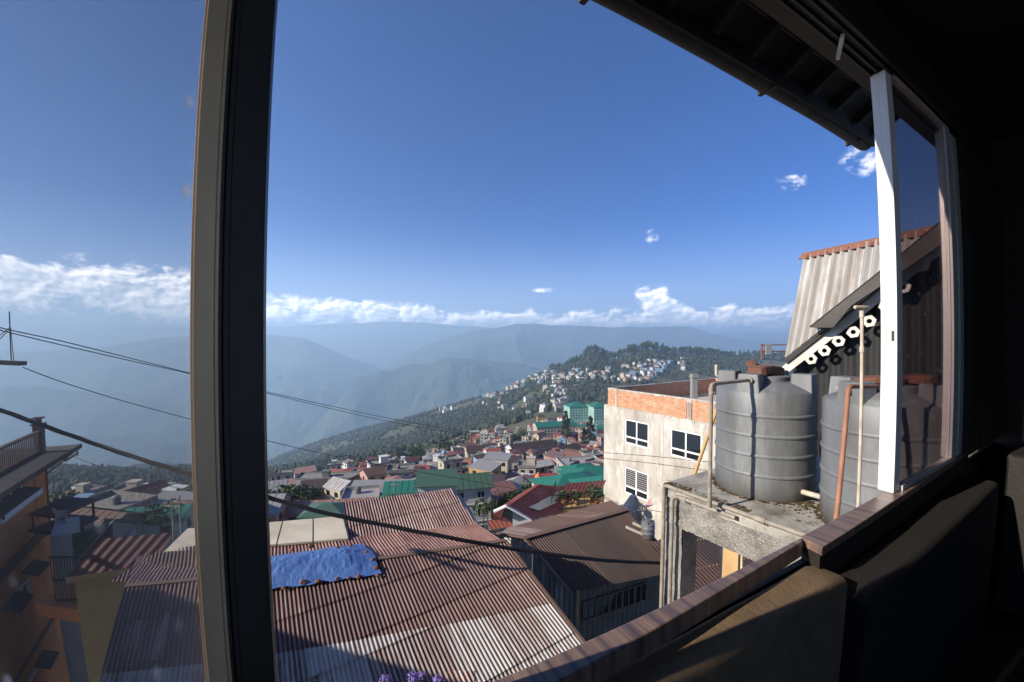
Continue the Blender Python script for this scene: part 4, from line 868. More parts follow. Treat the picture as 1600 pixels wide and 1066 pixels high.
# laundry terrace
tb_ = PY(97, 822, 13.0); tt = empty('laundry_terrace', tb_, label='cluttered roof terrace with a brown awning behind the orange building', cat='terrace')
MB().box(-.9, .5, -.5, 1.0, -.12, 0, Matrix.Translation(tb_)).build('terrace_slab', M['slate'], tt)
MB().box(-.8, .4, .5, .9, -5, -.13, Matrix.Translation(tb_)).build('wall', M['graysheet'], tt)
for x in (-.8, .4):
    for y in (-.4, .9): MB().box(x-.03, x+.03, y-.03, y+.03, 0.001, .55, Matrix.Translation(tb_)).build('post', M['brown'], tt)
MB().prism([tb_+Vector(v) for v in ((-.9, -.5, .52), (.5, -.5, .5), (.5, 1.0, .62), (-.9, 1.0, .65))], (0, 0, .05)).build('awning', M['brownflat'], tt)
def cloth(px, py, y, w, h, mt, label, seed=1):
    b = MB(); p0 = PY(px, py, y); nx, ny = 16, 14; rs = random.Random(seed); vs = []
    for j in range(ny+1):
        for i in range(nx+1): u = i/nx; v = j/ny; vs.append(p0+Vector(((u-.5)*w*(1-.25*v*math.sin(v*3)), .06*math.sin(u*11+v*3)*(1+v), -v*h-.05*math.sin(u*3.1))))
    b.add(vs, [(j*(nx+1)+i, j*(nx+1)+i+1, (j+1)*(nx+1)+i+1, (j+1)*(nx+1)+i) for j in range(ny) for i in range(nx)]); return b.build('laundry', M[mt], smooth=True, label=label, cat='laundry')
cloth(94, 795, 12.3, .75, .75, 'white', 'white cloth hung out to dry beside the orange building')

# dark brown gable roof in the middle right
za = -5.35; t0, t1 = PZ(820, 841, za), PZ(979, 797, za); t2 = PZ(891, 926, -6.25); plr = planeof(t0, t1, t2); t3 = PP(1026, 846, *plr); t4 = PP(1075, 890, *plr)
dh = empty('dark_roof_house', (t0+t3)/2+Vector((0, 0, -7)), label='house with a dark brown corrugated gable roof right of the foreground roof', cat='house')
corr([t0, t1, t3, t4, t2], t2-t0, row=2.9, seed=61, lift=.02, amp=.017).build('dark_roof_sheets', M['darkroof'], dh)
w0, w1 = PZ(765, 832, -5.7), PZ(868, 806, -5.7); w1 = PP(955, 782, *planeof(t0, t1, w0))
corr([w0, t0, t1, w1], w0-t0, pitch=.09, amp=.004, row=4, seed=62).build('pale_roof_sheets', M['brownflat'], dh)
edge_strip(t0, t1, .16, .02).build('ridge_cap', M['brownflat'], dh)
edge_strip(t0, t2, .09, .03).build('rake_edge', M['brownflat'], dh)
edge_strip(w0, t0, .09, .03).build('rake_edge', M['brownflat'], dh)
def wallc(a, b_, zb, mt, name, parent, pitch=.16): 
    return corr([a, b_, Vector((b_.x, b_.y, zb)), Vector((a.x, a.y, zb))], (0, 0, -1), pitch=pitch, amp=.01, row=2.2, seed=5).build(name, M[mt], parent)
ii = Vector((.22, .18, -.1)); wallc(t0+ii, t2+ii, GZ, 'graysheet', 'side_wall', dh); wallc(w0+ii, t0+ii, GZ, 'zinc', 'side_wall', dh)
fw0, fw1 = t2+Vector((.25, .25, -.12)), t4+Vector((.1, .3, -.12)); wallc(fw0, fw1, GZ, 'slate', 'front_wall', dh)
# window bands of the dark house
wdn = (fw1-fw0); wdn.z = 0; wdn.normalize(); wno = Vector((wdn.y, -wdn.x, 0)); wno = wno if wno.y < 0 else -wno
for k in range(5):
    p = fw0+wdn*(.12+k*.42)+wno*.04+Vector((0, 0, -.32)); b = MB(); b.beam(p, p+wdn*.38, .03, .03); b.beam(p-Vector((0, 0, .5)), p+wdn*.38-Vector((0, 0, .5)), .03, .03)
    for x in (0, .19, .38): b.beam(p+wdn*x, p+wdn*x-Vector((0, 0, .5)), .03, .025, up=wno)
    f = b.build('window', M['brown'], dh); MB().prism([p-wno*.01+wdn*.01, p-wno*.01+wdn*.37, p-wno*.01+wdn*.37-Vector((0, 0, .5)), p-wno*.01+wdn*.01-Vector((0, 0, .5))], wno*-.01).build('pane', M['pane'], f)
wallb = MB(); wallb.prism([PZ(885, 985, -8.4), PZ(1010, 935, -8.4), PZ(1040, 1000, -8.4), PZ(930, 1060, -8.4)], (0, 0, -.3)); wallb.build('yard', M['coldc'], kind='structure')
# broken small roofs by the platform leg
s0, s1, s2, s3 = PZ(955, 872, -6.3), PZ(1025, 855, -6.2), PZ(1040, 880, -6.5), PZ(985, 889, -6.6)
corr([s0, s1, s2, s3], s3-s0, row=2, seed=71).build('lean_to_roof', M['brownflat'], label='small brown lean-to sheet roof against the platform leg', cat='roof')
s0, s1, s2, s3 = PZ(985, 893, -6.9), PZ(1026, 885, -6.9), PZ(1030, 925, -7.6), PZ(1000, 925, -7.6)
corr([s0, s1, s2, s3], s3-s0, row=2, seed=72).build('shack_wall', M['zinc'], label='pale corrugated shack sheets below the lean-to roof', cat='wall')
# small water tank on the dark roof
mt_ = PP(1012, 838, *plr); st_ = empty('small_water_tank', mt_, label='small grey water tank standing on the dark roof by the concrete building', cat='water tank')
rr_ = .20; MB().lathe([(rr_, mt_.z), (rr_, mt_.z+.12), (rr_+.012, mt_.z+.135), (rr_, mt_.z+.15), (rr_, mt_.z+.27), (rr_+.012, mt_.z+.285), (rr_, mt_.z+.3), (rr_, mt_.z+.42), (rr_*.7, mt_.z+.47), (rr_*.45, mt_.z+.48), (rr_*.45, mt_.z+.52), (.001, mt_.z+.53)], mt_.x, mt_.y, 32).build('tank_body', M['tank'], st_, smooth=True)
for k in range(3): a = k*2.1; MB().box(-.03, .03, -.04, .04, 0, .07, Matrix.Translation(mt_+Vector((rr_*.8*math.cos(a), rr_*.8*math.sin(a), .42))) @ Matrix.Rotation(a, 4, 'Z')).build('lug', M['tank'], st_)
M['pinkcloth'] = mat('pink_flag_cloth', (.60, .25, .27), (.70, .50, .50), 5, .8)
b = MB(); p = PY(1007, 790, mt_.y+.3); b.poly([p, p+Vector((.15, .05, .14)), p+Vector((.3, .0, .03)), p+Vector((.12, .05, -.08))]); b.poly([p+Vector((.12, .05, .12)), p+Vector((.2, .0, .25)), p+Vector((.22, .02, .08))]); b.build('pink_cloth', M['pinkcloth'], label='pink and white cloth fluttering above the small water tank', cat='cloth')
for k, (a_, c_2) in enumerate((((978, 826), (1010, 840)), ((989, 820), (1004, 827)))):
    MB().beam(PP(*a_, *plr)+Vector((0, 0, .06)), PP(*c_2, *plr)+Vector((0, 0, .06)), .07, .07).build('plank', M['creamw'], label=('long' if k == 0 else 'short')+' pale plank lying on the dark roof beside the small tank', cat='plank')

# red house with sky-light panels
zr1 = -7.6; r0, r1_, r2_, r3_, r4_ = PZ(791, 791, zr1), PZ(841, 757, zr1), PZ(938, 770, -8.6), PZ(880, 798, -8.5), PZ(830, 813, -8.3)
plq = planeof(r0, r1_, r4_); r2_ = PP(938, 770, *plq); r3_ = PP(880, 800, *plq)
rh = empty('red_roof_house', (r0+r2_)/2+Vector((0, 0, -8)), label='house with a red sheet roof and three cream skylight panels', cat='house')
corr([r0, r1_, PP(880, 760, *plq), r2_, r3_, r4_], r4_-r0, pitch=.2, amp=.016, row=5, seed=81).build('roof_sheets', M['redroof'], rh)
for (qx) in (((826, 796), (854, 783), (870, 788), (842, 801)), ((843, 789-2), (867, 775), (880, 778), (857, 790)), ((866, 774), (886, 765), (896, 768), (876, 777))):
    pts = [PP(x, y, *plq)+Vector((0, 0, .12)) for x, y in qx]; MB().prism(pts, (0, 0, -.02)).build('skylight_panel', M['cream'], rh)
lw_ = [r0, r1_, r1_+(r0-r4_)*.5+Vector((0, 0, -.6)), r0+(r0-r4_)*.5+Vector((0, 0, -.6))]
corr(lw_, lw_[2]-lw_[1], pitch=.2, amp=.016, row=5, seed=82).build('roof_sheets', M['redroof'], rh)
edge_strip(r0, r1_, .2, .03).build('ridge_cap', M['redroof'], rh); edge_strip(r0, r4_, .2, .06).build('bargeboard', M['white'], rh); edge_strip(lw_[3], r0, .2, .06).build('bargeboard', M['white'], rh)
walls_under([r0, r1_, r2_, r3_, r4_], GZ-4, .4, .3).build('wall', M['white'], rh)
po = [PZ(760, 815, -9.6), PZ(790, 808, -9.4), PZ(805, 822, -9.9), PZ(768, 828, -10)]
corr(po, po[3]-po[0], pitch=.2, amp=.016, row=5, seed=83).build('porch_roof', M['redroof'], rh)
po = [PZ(770, 803, -9.0), PZ(789, 790, -8.6), PZ(783, 812, -9.6), PZ(772, 812, -9.6)]
MB().prism(po, (0, 0, -.05)).build('porch_roof', M['redroof'], rh)
# terrace with plants in front of the concrete building
ta, tb2, tc_, td = PZ(862, 797, -8.6), PZ(942, 790, -8.6), PZ(945, 772, -8.6), PZ(868, 773, -8.6)
te = empty('roof_terrace', (ta+tc_)/2+Vector((0, 0, -6)), label='orange brown roof terrace with railing left of the concrete building', cat='terrace')
MB().prism([ta, tb2, tc_, td], (0, 0, -.15)).build('terrace_floor', M['yellow'], te); walls_under([ta, tb2, tc_, td], GZ-3, .1, .16).build('wall', M['yellow'], te)
railing(ta, tb2, .75, 8, 'cable', 'dark railing along the front of the orange brown terrace', r=.02); railing(ta, td, .75, 5, 'cable', 'dark railing along the left side of the orange brown terrace', r=.02)
plr2 = [PZ(875, 771, -8.2), PZ(940, 764, -8.0), PZ(948, 750, -7.8), PZ(884, 754, -7.9)]
corr(plr2, plr2[0]-plr2[3], pitch=.2, amp=.016, row=5, seed=84).build('maroon_sheet_roof', M['maroon'], label='low maroon sheet roof behind the terrace with plants', cat='roof')
def leafy(p, r, n, mt, b=None, sz=.07, flat=.8):
    b = b or MB()
    for k in range(n):
        d = Vector((random.gauss(0, 1), random.gauss(0, 1), random.gauss(0, 1))).normalized(); cc = p+Vector((d.x*r, d.y*r, d.z*r*flat))*random.uniform(.35, 1)**.5; t = Vector((random.gauss(0, 1), random.gauss(0, 1), random.gauss(0, 1))).normalized(); u_ = t.orthogonal().normalized(); s_ = sz*random.uniform(.6, 1.4)
        b.poly([cc-t*s_, cc+u_*s_*.6, cc+t*s_, cc-u_*s_*.6], c=random.random())
    return b
M['clay'] = mat('clay_pot', (.35, .15, .08), (.28, .11, .06), 6, .8)
for i, (px, py, lab) in enumerate(((880, 789, 'leafy potted plant near the left corner of the terrace'), (900, 788, 'leafy potted plant in the middle of the terrace'), (926, 785, 'tallest potted plant, at the right end of the terrace'), (933, 789, 'low potted plant in front of the tallest one'))):
    p = PZ(px, py, -8.6); e = empty('potted_plant', p, label=lab, cat='potted plant'); r = .28 if i != 2 else .4
    MB().lathe([(.10, p.z+.005), (.15, p.z+.25), (.14, p.z+.25), (.12, p.z+.2), (.001, p.z+.2)], p.x, p.y, 14).build('pot', M['clay'], e); leafy(p+Vector((0, 0, .25+r)), r, 160, 'leaf').build('foliage', M['leaf'], e)

# ================================================================== ORANGE BUILDING ON THE LEFT
oy = 14.0; oc = PY(80, 850, oy); oz_ = oc.copy(); fo = Vector((math.sin(rad(147)), math.cos(rad(147)), 0)); back_o = Vector((-fo.y, fo.x, 0))
if back_o.x > 0: back_o = -back_o
def ono(px, py): return PP(px, py, oc, back_o)
ob = empty('orange_building', Vector((oc.x-3, oc.y-1, -20)), label='tall orange building with brown bands at the left edge', cat='building')
def ox(s0, s1, o0, o1, z0, z1, mb=None):
    mb = mb or MB(); vs = [Vector((oc.x, oc.y, 0))+fo*a+back_o*o+Vector((0, 0, z)) for z in (z0, z1) for o in (o0, o1) for a in (s0, s1)]
    return mb.add(vs, [(0, 2, 3, 1), (4, 5, 7, 6), (0, 1, 5, 4), (1, 3, 7, 5), (3, 2, 6, 7), (2, 0, 4, 6)])
def so_(px, py): p = ono(px, py); return (p-oc).dot(fo), p.z
ez = so_(68, 712)[1]
ox(0, 9, 0, 9, -20, ez).build('wall', M['orange'], ob)
zb1 = so_(75, 824)[1]; ox(-.03, 9, -.06, -.001, zb1-.20, zb1+.16).build('band', M['brown'], ob)
zb2 = so_(89, 956)[1]; ox(-.03, 9, -.06, -.001, zb2-.07, zb2+.07).build('band', M['brown'], ob)
ox(-.10, .0-.001, -.03, .12, -20, ez).build('corner_trim', M['brown'], ob)
ox(.95, 1.02, -.03, -.001, zb1+.6, ez).build('drain_pipe', M['orange'], ob)
tip = ono(125, 685); ez2 = ez+.02
b = ox(-.85, 9.5, -.9, 9.5, ez2, ez2+.14); b.build('roof_deck', M['slate'], ob)
ox(-.9, 9.5, -.95, -.901, ez2-.02, ez2+.16).build('eave_fascia', M['brown'], ob)
# deck railing and chimney pillar
rp = ez2+.14
b = MB()
for k in range(44): 
    p = Vector((oc.x, oc.y, rp))+fo*(.35+k*.14)+back_o*.05; b.tube([p, p+Vector((0, 0, .78))], .022, 6, cap=False)
b.build('balusters', M['brown'], ob); ox(.3, 8, -.02, .12, rp+.781, rp+.86).build('hand_rail', M['brown'], ob); ox(.3, 8, 0, .1, rp+.001, rp+.1).build('bottom_rail', M['brown'], ob)
b = ox(-.02, .28, -.05, .25, rp+.001, rp+1.05); ox(-.07, .33, -.1, .3, rp+1.05, rp+1.11, b); ox(.05, .21, .02, .18, rp+1.111, rp+1.3, b); ox(-.03, .29, -.06, .26, rp+1.301, rp+1.35, b); b.build('pillar', M['brown'], ob)
b = MB(); tpz = tip; P = lambda s, o, z: Vector((oc.x, oc.y, 0))+fo*s+back_o*o+Vector((0, 0, z))
b.beam(P(-.75, -.8, ez-.05), P(-.0, -.05, ez-.75), .05, .05); b.beam(P(-.78, -.82, ez-.2), P(.5, -.82, ez-.2), .06, .06); b.beam(P(-.78, -.82, ez), P(-.78, -.82, ez-.3), .05, .05); b.build('eave_bracket', M['graysheet'], ob)
# windows and shades
def owin(pa, pb_, name='window'):
    s0, z1 = so_(*pa); s1, z0 = so_(*pb_); s0, s1 = min(s0, s1), max(s0, s1); z0, z1 = min(z0, z1), max(z0, z1)
    b = MB(); t = .07
    for (a, c, d, e) in ((s0, s1, z1-t, z1), (s0, s1, z0, z0+t), (s0, s0+t, z0+t+.001, z1-t-.001), (s1-t, s1, z0+t+.001, z1-t-.001), ((s0+s1)/2-t/2, (s0+s1)/2+t/2, z0+t+.001, z1-t-.001)): ox(a, c, -.05, -.002, d, e, b)
    f = b.build(name, M['white'], ob); ox(s0+.02, s1-.02, -.02, -.012, z0+.02, z1-.02).build('pane', M['pane'], f); return s0, s1, z0, z1
def oshade(s0, s1, z, dp, name='awning', dz=.3):
    MB().prism([P(s0, -.002, z+dz), P(s1, -.002, z+dz), P(s1, -dp, z), P(s0, -dp, z)], (0, 0, -.05)).build(name, M['slate'], ob)
s_a, z_a = so_(30, 738); s_b, z_b = so_(0, 800)
owin((32, 745), (0, 820)); sA = so_(30, 750)[0]
zz = so_(34, 766)[1]; oshade(sA-.25, sA+3, zz, .55, dz=.12)
b = MB()
for k in range(14): s = sA-.25+k*.2; b.prism([P(s, -.56, zz-.02), P(s+.2, -.56, zz-.02), P(s+.2, -.56, zz-.14), P(s+.1, -.56, zz-.24), P(s, -.56, zz-.14)], (.01, .01, 0))
b.build('scalloped_trim', M['white'], ob)
owin((43, 903), (26, 962)); s2_ = so_(45, 900)[0]; z2_ = so_(45, 897)[1]; oshade(s2_-.55, s2_+.5, z2_+.12, .5, dz=.2); oshade(s2_+1.1, s2_+2.3, z2_-.25, .5, dz=.2)
owin((55, 1050), (30, 1090)); s3_, z3_ = so_(60, 1040); oshade(s3_-.6, s3_+.4, z3_+.05, .5, dz=.2)
# unseen flat roofed building left of view, placed so its corner shades the roof
shp = on1(240, 918); Lb = 8.0; hv = Vector((-sunv.x, -sunv.y, 0)).normalized(); corner = shp-hv*Lb+Vector((0, 0, Lb*math.tan(rad(SUN_EL))))
MB().box(0, 8.5, -5, 0, -7, 0, Matrix.Translation(corner) @ Matrix.Rotation(rad(-18), 4, 'Z')).build('flat_roofed_building', M['orange'], label='orange flat roofed building just left of the view that shades the foreground roof', cat='building')

# ================================================================== CABLES
def sag(p, q, s, n=24): p = Vector(p); q = Vector(q); return [p.lerp(q, i/n)-Vector((0, 0, s*4*(i/n)*(1-i/n))) for i in range(n+1)]
def through(pts, n=10):
    # Catmull-Rom through places on the wire
    P_ = [pts[0]*2-pts[1]]+pts+[pts[-1]*2-pts[-2]]; out = []
    for i in range(1, len(P_)-2):
        for k in range(n):
            t = k/n; a, b_, c, d = P_[i-1:i+3]; out.append(.5*((2*b_)+(c-a)*t+(2*a-5*b_+4*c-d)*t*t+(3*b_-a-3*c+d)*t**3))
    out.append(pts[-1]); return out
def cable(pp, r, label, grp='cables sagging across the view'):
    MB().tube(through([PY(*p) for p in pp]), r, 6).build('cable', M['cable'], smooth=True, label=label, cat='cable', group=grp)
cable([(-60, 494, 8), (0, 512, 9), (100, 534, 11), (200, 559, 13), (300, 584, 16), (415, 612, 19), (520, 635, 23), (620, 656, 28), (740, 677, 36), (780, 682, 42)], .016, 'upper of the two thin cables running close together from the left edge')
cable([(-60, 500, 8), (0, 516, 9), (100, 540, 11), (200, 563, 13), (300, 585, 16), (415, 614, 19), (520, 639, 23), (620, 661, 28), (740, 681, 36), (780, 686, 42)], .016, 'lower of the two thin cables running close together from the left edge')
cable([(36, 574, 9), (100, 598, 10), (200, 629, 12), (300, 656, 14), (415, 688, 16), (520, 712, 18), (620, 731, 20), (740, 752, 22), (850, 772, 24), (941, 787, 25)], .013, 'single thin cable running from the flat box to the concrete building', 'thin lower cables')
cable([(92, 704, 11), (150, 727, 11), (220, 748, 11), (300, 769, 11), (420, 806, 11), (520, 833, 11), (620, 850, 11.4), (720, 862, 12), (800, 868, 12.5)], .008, 'thinnest cable drooping from the orange building eave over the roofs', 'thin lower cables')
cable([(941, 707, 19.6), (1020, 713, 17), (1108, 722, 14.5)], .012, 'upper thin cable crossing the concrete facade', 'cables on the concrete facade')
cable([(941, 716, 19.6), (1020, 724, 17), (1108, 736, 14.5)], .012, 'lower thin cable crossing the concrete facade', 'cables on the concrete facade')
cable([(941, 787, 19.6), (1000, 794, 17), (1052, 804, 15)], .012, 'thin cable across the foot of the concrete building', 'cables on the concrete facade')
bun = through([PY(*p) for p in [(-70, 620, 5.5), (0, 641, 6.2), (60, 662, 6.6), (125, 685, 7), (180, 704, 7), (240, 724, 7), (300, 742, 7), (370, 763, 7), (430, 781, 7.2), (510, 802, 7.4), (600, 820, 7.7), (700, 839, 8), (800, 857, 8.5), (900, 871, 9), (960, 877, 9.5), (1024, 880, 10), (1100, 884, 10.5)]], 12)
be = empty('cable_bundle', bun[0], label='thick black bundle of cables drooping across the whole view', cat='cable')
rs = random.Random(2)
for k in range(6):
    ph = k*1.05; q = []
    for i, p in enumerate(bun): a = ph+i*.22; rr2 = .026+.008*math.sin(i*.15+k); q.append(p+Vector((rr2*math.cos(a)*.7, 0, rr2*math.sin(a))))
    MB().tube(q, .016 if k % 2 else .022, 6).build('strand', M['cable'], be, smooth=True)
an = empty('antenna', PY(18, 565, 9), label='thin dark antenna rod on a flat box at the left edge', cat='antenna')
MB().tube([PY(18, 563, 9), PY(15, 487, 9)], .014, 6).build('rod', M['cable'], an); MB().tube([PY(22, 563, 9), PY(17, 512, 9)], .009, 6).build('stay', M['cable'], an)
MB().beam(PY(-60, 563, 8.5), PY(36, 568, 9), .3, .10).build('box', M['slate'], an)
for k, (a_, c_2) in enumerate((((0, 524), (16, 512)), ((0, 530), (14, 516)))): MB().tube([PY(*a_, 9), PY(*c_2, 9)], .012, 5).build('tie_wire', M['cable'], an)
# ================================================================== HILLSIDE TERRAIN
# control places: photograph column, row, real depth in metres
CP = []
def col(px, *rows):
    for (py, y) in rows: u, e = ray(px, py); CP.append((u, math.log(y), e))
near = lambda px: [CP.append((ray(px, 533)[0], math.log(y), e)) for y, e in ((9, -1.45), (14, -1.12), (22, -.86), (40, -.62))]
for px in (-60, 150, 350, 550, 750, 950, 1150, 1350): near(px)
col(-60, (806, 90), (792, 160), (775, 330), (742, 850), (800, 1400), (860, 2500))
col(0, (806, 90), (792, 160), (775, 330), (738, 850), (800, 1400), (860, 2500))
col(100, (806, 80), (795, 150), (772, 330), (735, 850), (790, 1400), (850, 2500))
col(200, (803, 90), (786, 180), (768, 350), (742, 900), (790, 1500), (850, 2500))
col(300, (805, 90), (784, 190), (765, 380), (735, 1000), (790, 1600), (840, 2600))
col(430, (800, 90), (780, 170), (775, 300), (742, 1000), (720, 2300), (780, 3300))
col(500, (800, 90), (765, 200), (745, 300), (722, 800), (699, 2200), (760, 3200))
col(600, (800, 80), (765, 170), (730, 320), (703, 850), (669, 2000), (730, 3000))
col(700, (800, 80), (765, 150), (725, 290), (695, 450), (665, 1000), (640, 1800), (700, 2800))
col(780, (790, 90), (750, 190), (708, 300), (675, 500), (645, 1000), (615, 1700), (680, 2600))
col(860, (785, 95), (742, 200), (700, 330), (672, 420), (640, 620), (605, 1000), (584, 1480), (650, 2300))
col(930, (775, 110), (728, 240), (690, 360), (660, 480), (625, 700), (600, 900), (565, 1350), (640, 2100))
col(1000, (770, 110), (720, 240), (650, 520), (610, 800), (553, 1400), (630, 2100))
col(1100, (770, 110), (720, 240), (640, 560), (600, 900), (554, 1400), (630, 2100))
col(1200, (765, 110), (720, 240), (630, 600), (595, 900), (562, 1400), (630, 2100))
col(1350, (760, 110), (720, 240), (630, 600), (590, 900), (560, 1400), (630, 2100))
CPA = np.array(CP); SU, SL = 2.2, 1.0
Xc = CPA[:, :2]*np.array([SU, SL])
def phi(r): return r*r*np.log(r+1e-9)
n_ = len(CPA); K_ = phi(np.linalg.norm(Xc[:, None]-Xc[None], axis=2)); Pm = np.hstack([np.ones((n_, 1)), Xc]); Am = np.block([[K_+np.eye(n_)*.0002, Pm], [Pm.T, np.zeros((3, 3))]])
wts = np.linalg.solve(Am, np.concatenate([CPA[:, 2], np.zeros(3)]))
def elev(u, y):
    q = np.stack([np.asarray(u)*SU, np.log(np.asarray(y, dtype=float))*SL], -1); sh = q.shape[:-1]; q = q.reshape(-1, 2)
    r = np.linalg.norm(q[:, None]-Xc[None], axis=2); return (phi(r) @ wts[:n_]+wts[n_]+q @ wts[n_+1:]).reshape(sh)
BUMPS = [(ray(924, 533)[0], 1330, 34, .030, 260), (ray(960, 533)[0], 1380, -14, .020, 300), (ray(1010, 533)[0], 1400, 16, .045, 300), (ray(1130, 533)[0], 1400, -6, .05, 300)]
def hgt(x, y):
    x = np.asarray(x, dtype=float); y = np.asarray(y, dtype=float)
    z = elev(x/y, y)*y; far = np.clip((y-260)/900, 0, 1)
    for (bx__, by__, bh, wx_, wy_) in BUMPS: z = z+bh*np.exp(-((x/y-bx__)/wx_)**2-((y-by__)/wy_)**2)
    return z+fbm(x/260, y/260, 5)*70*far*np.clip(1-np.abs(y-1500)/2500, .3, 1)*.6+fbm(x/30, y/30, 3)*3*np.clip((y-60)/300, 0, 1)
NU, NY = 300, 260; us = np.linspace(-1.75, 1.75, NU); ys = np.exp(np.linspace(math.log(7), math.log(3600), NY))
UU, YY = np.meshgrid(us, ys); ZZ = hgt(UU*YY, YY)
def grid_obj(name, X, Y, Z, m, **k):
    ny, nx = X.shape; me = bpy.data.meshes.new(name); co = np.stack([X, Y, Z], -1).reshape(-1, 3)
    i = np.arange((ny-1)*(nx-1)); r = i//(nx-1); c = i % (nx-1); a = r*nx+c; F = np.stack([a, a+1, a+nx+1, a+nx], 1)
    me.vertices.add(len(co)); me.vertices.foreach_set('co', co.ravel()); me.loops.add(F.size); me.loops.foreach_set('vertex_index', F.ravel().astype(np.int32)); me.polygons.add(len(F)); me.polygons.foreach_set('loop_start', np.arange(0, F.size, 4, dtype=np.int32)); me.update(calc_edges=True)
    me.polygons.foreach_set('use_smooth', np.ones(len(F), bool)); me.materials.append(m); o = bpy.data.objects.new(name, me); COL.objects.link(o); return tag(o, **k)
M['hill'] = mat('hillside', (.070, .070, .026), (.040, .048, .020), .012, 1, detail=12, lo=.4, hi=.6, c3=(.125, .105, .045), s3=.006, lo3=.5, hi3=.62, bump=.0)
grid_obj('hillside', UU*YY, YY, ZZ, M['hill'], kind='structure')

# valley floor: one sheet to the horizon
M['valley'] = mat('valley_floor', (.05, .07, .035), (.035, .05, .025), .001, 1)
MB().poly([(-35000, -2000, -1650), (35000, -2000, -1650), (35000, 33000, -1650), (-35000, 33000, -1650)]).build('ground', M['valley'], kind='structure')
# mountain ridges: crest from the skyline, real distance, real slopes both sides
M['forestm'] = mat('forested_mountain', (.050, .068, .030), (.028, .042, .020), .0025, 1, detail=12, lo=.42, hi=.58, c3=(.085, .088, .045), s3=.0012, lo3=.52, hi3=.6)
def ridge(name, pts, seed, wf, wb, zb=-1640, rough=.1, nx=420, ny=110, ext=0):
    # pts: (px, py, y)
    P_ = [PY(*p) for p in pts]; xs = np.array([p.x for p in P_]); yv = np.array([p.y for p in P_]); zv = np.array([p.z for p in P_])
    t = np.linspace(0, len(P_)-1, nx); ti = np.arange(len(P_)); 
    def sm(v):
        q = np.interp(t, ti, v); k = max(3, nx//len(P_)//2); ker = np.ones(k)/k; return np.convolve(np.pad(q, k//2, mode='edge'), ker, 'same')[k//2:k//2+nx]
    cx, cy, cz = sm(xs), sm(yv), sm(zv); d = np.hypot(cx, cy); dx, dy = cx/d, cy/d
    s = np.concatenate([np.linspace(-1, 0, ny)[:-1], np.linspace(0, 1, ny//2)]); X = []; Y = []; Z = []
    for v in s:
        w = wf if v < 0 else wb; x = cx+dx*v*w; y = cy+dy*v*w; a = abs(v); prof = 1-a**.9
        h = cz-zb; k = min(1, a*6); nz_ = fbm(x/wf*6+seed, y/wf*6+seed*2, 7, .58)-2.6*(np.abs(fbm(x/wf*3.1+seed*3, y/wf*2.0, 4))-.12)
        Z.append(zb+h*prof+nz_*h*rough*(k*.80+.20)*(1 if a < .98 else 0)); X.append(x); Y.append(y)
    return grid_obj(name, np.array(X), np.array(Y), np.array(Z), M['forestm'], kind='structure')
ridge('mountain', [(-120, 738, 1500), (0, 732, 1450), (75, 734, 1400), (112, 727, 1350), (170, 733, 1400), (220, 727, 1450), (300, 724, 1600), (380, 745, 1700), (460, 790, 1800)], 1.3, 700, 900, rough=.10)
ridge('mountain', [(-150, 640, 4200), (-20, 604, 3999), (60, 603, 4185), (150, 613, 4278), (300, 628, 4464), (380, 646, 4650), (440, 648, 4836), (470, 649, 4836), (520, 657, 4929), (560, 668, 5022), (640, 720, 5208)], 4.1, 2600, 3000, rough=.26)
ridge('mountain', [(-150, 730, 2900), (0, 702, 3000), (110, 680, 3000), (180, 680, 3100), (250, 690, 3200), (300, 702, 3300), (380, 722, 3400), (460, 760, 3500)], 7.7, 1300, 1500, rough=.13)
ridge('mountain', [(440, 720, 4151), (520, 640, 4352), (560, 590, 4553), (600, 573, 4687), (640, 565, 4821), (700, 562, 4821), (760, 564, 4888), (820, 569, 4888), (850, 576, 4888), (900, 600, 5022), (1000, 640, 5222)], 2.2, 2600, 3000, rough=.34)
ridge('mountain', [(-150, 560, 5742), (100, 545, 6029), (250, 530, 6316), (330, 527, 6316), (413, 526, 6316), (470, 528, 6431), (520, 546, 6603), (570, 565, 6890), (640, 590, 7177), (760, 620, 7751)], 5.5, 4000, 3500, rough=.26)
ridge('mountain', [(560, 600, 6696), (640, 548, 7128), (700, 526, 7560), (740, 514, 7776), (800, 511, 7776), (850, 506, 7776), (890, 508, 7862), (960, 513, 7992), (1000, 512, 7992), (1050, 509, 8121), (1090, 516, 8208), (1130, 529, 8294), (1200, 531, 8424), (1260, 528, 8640), (1420, 540, 9072)], 8.8, 5000, 4000, rough=.26)
ridge('mountain', [(-200, 520, 11160), (0, 512, 11160), (150, 508, 11160), (300, 512, 11160), (430, 510, 11532), (520, 506, 11904), (600, 503, 11904), (660, 504, 11904), (720, 509, 11904), (820, 516, 11904), (1000, 520, 11904), (1130, 522, 11160), (1180, 519, 11160), (1240, 523, 11160), (1500, 528, 11160)], 3.3, 7000, 4000, rough=.12)

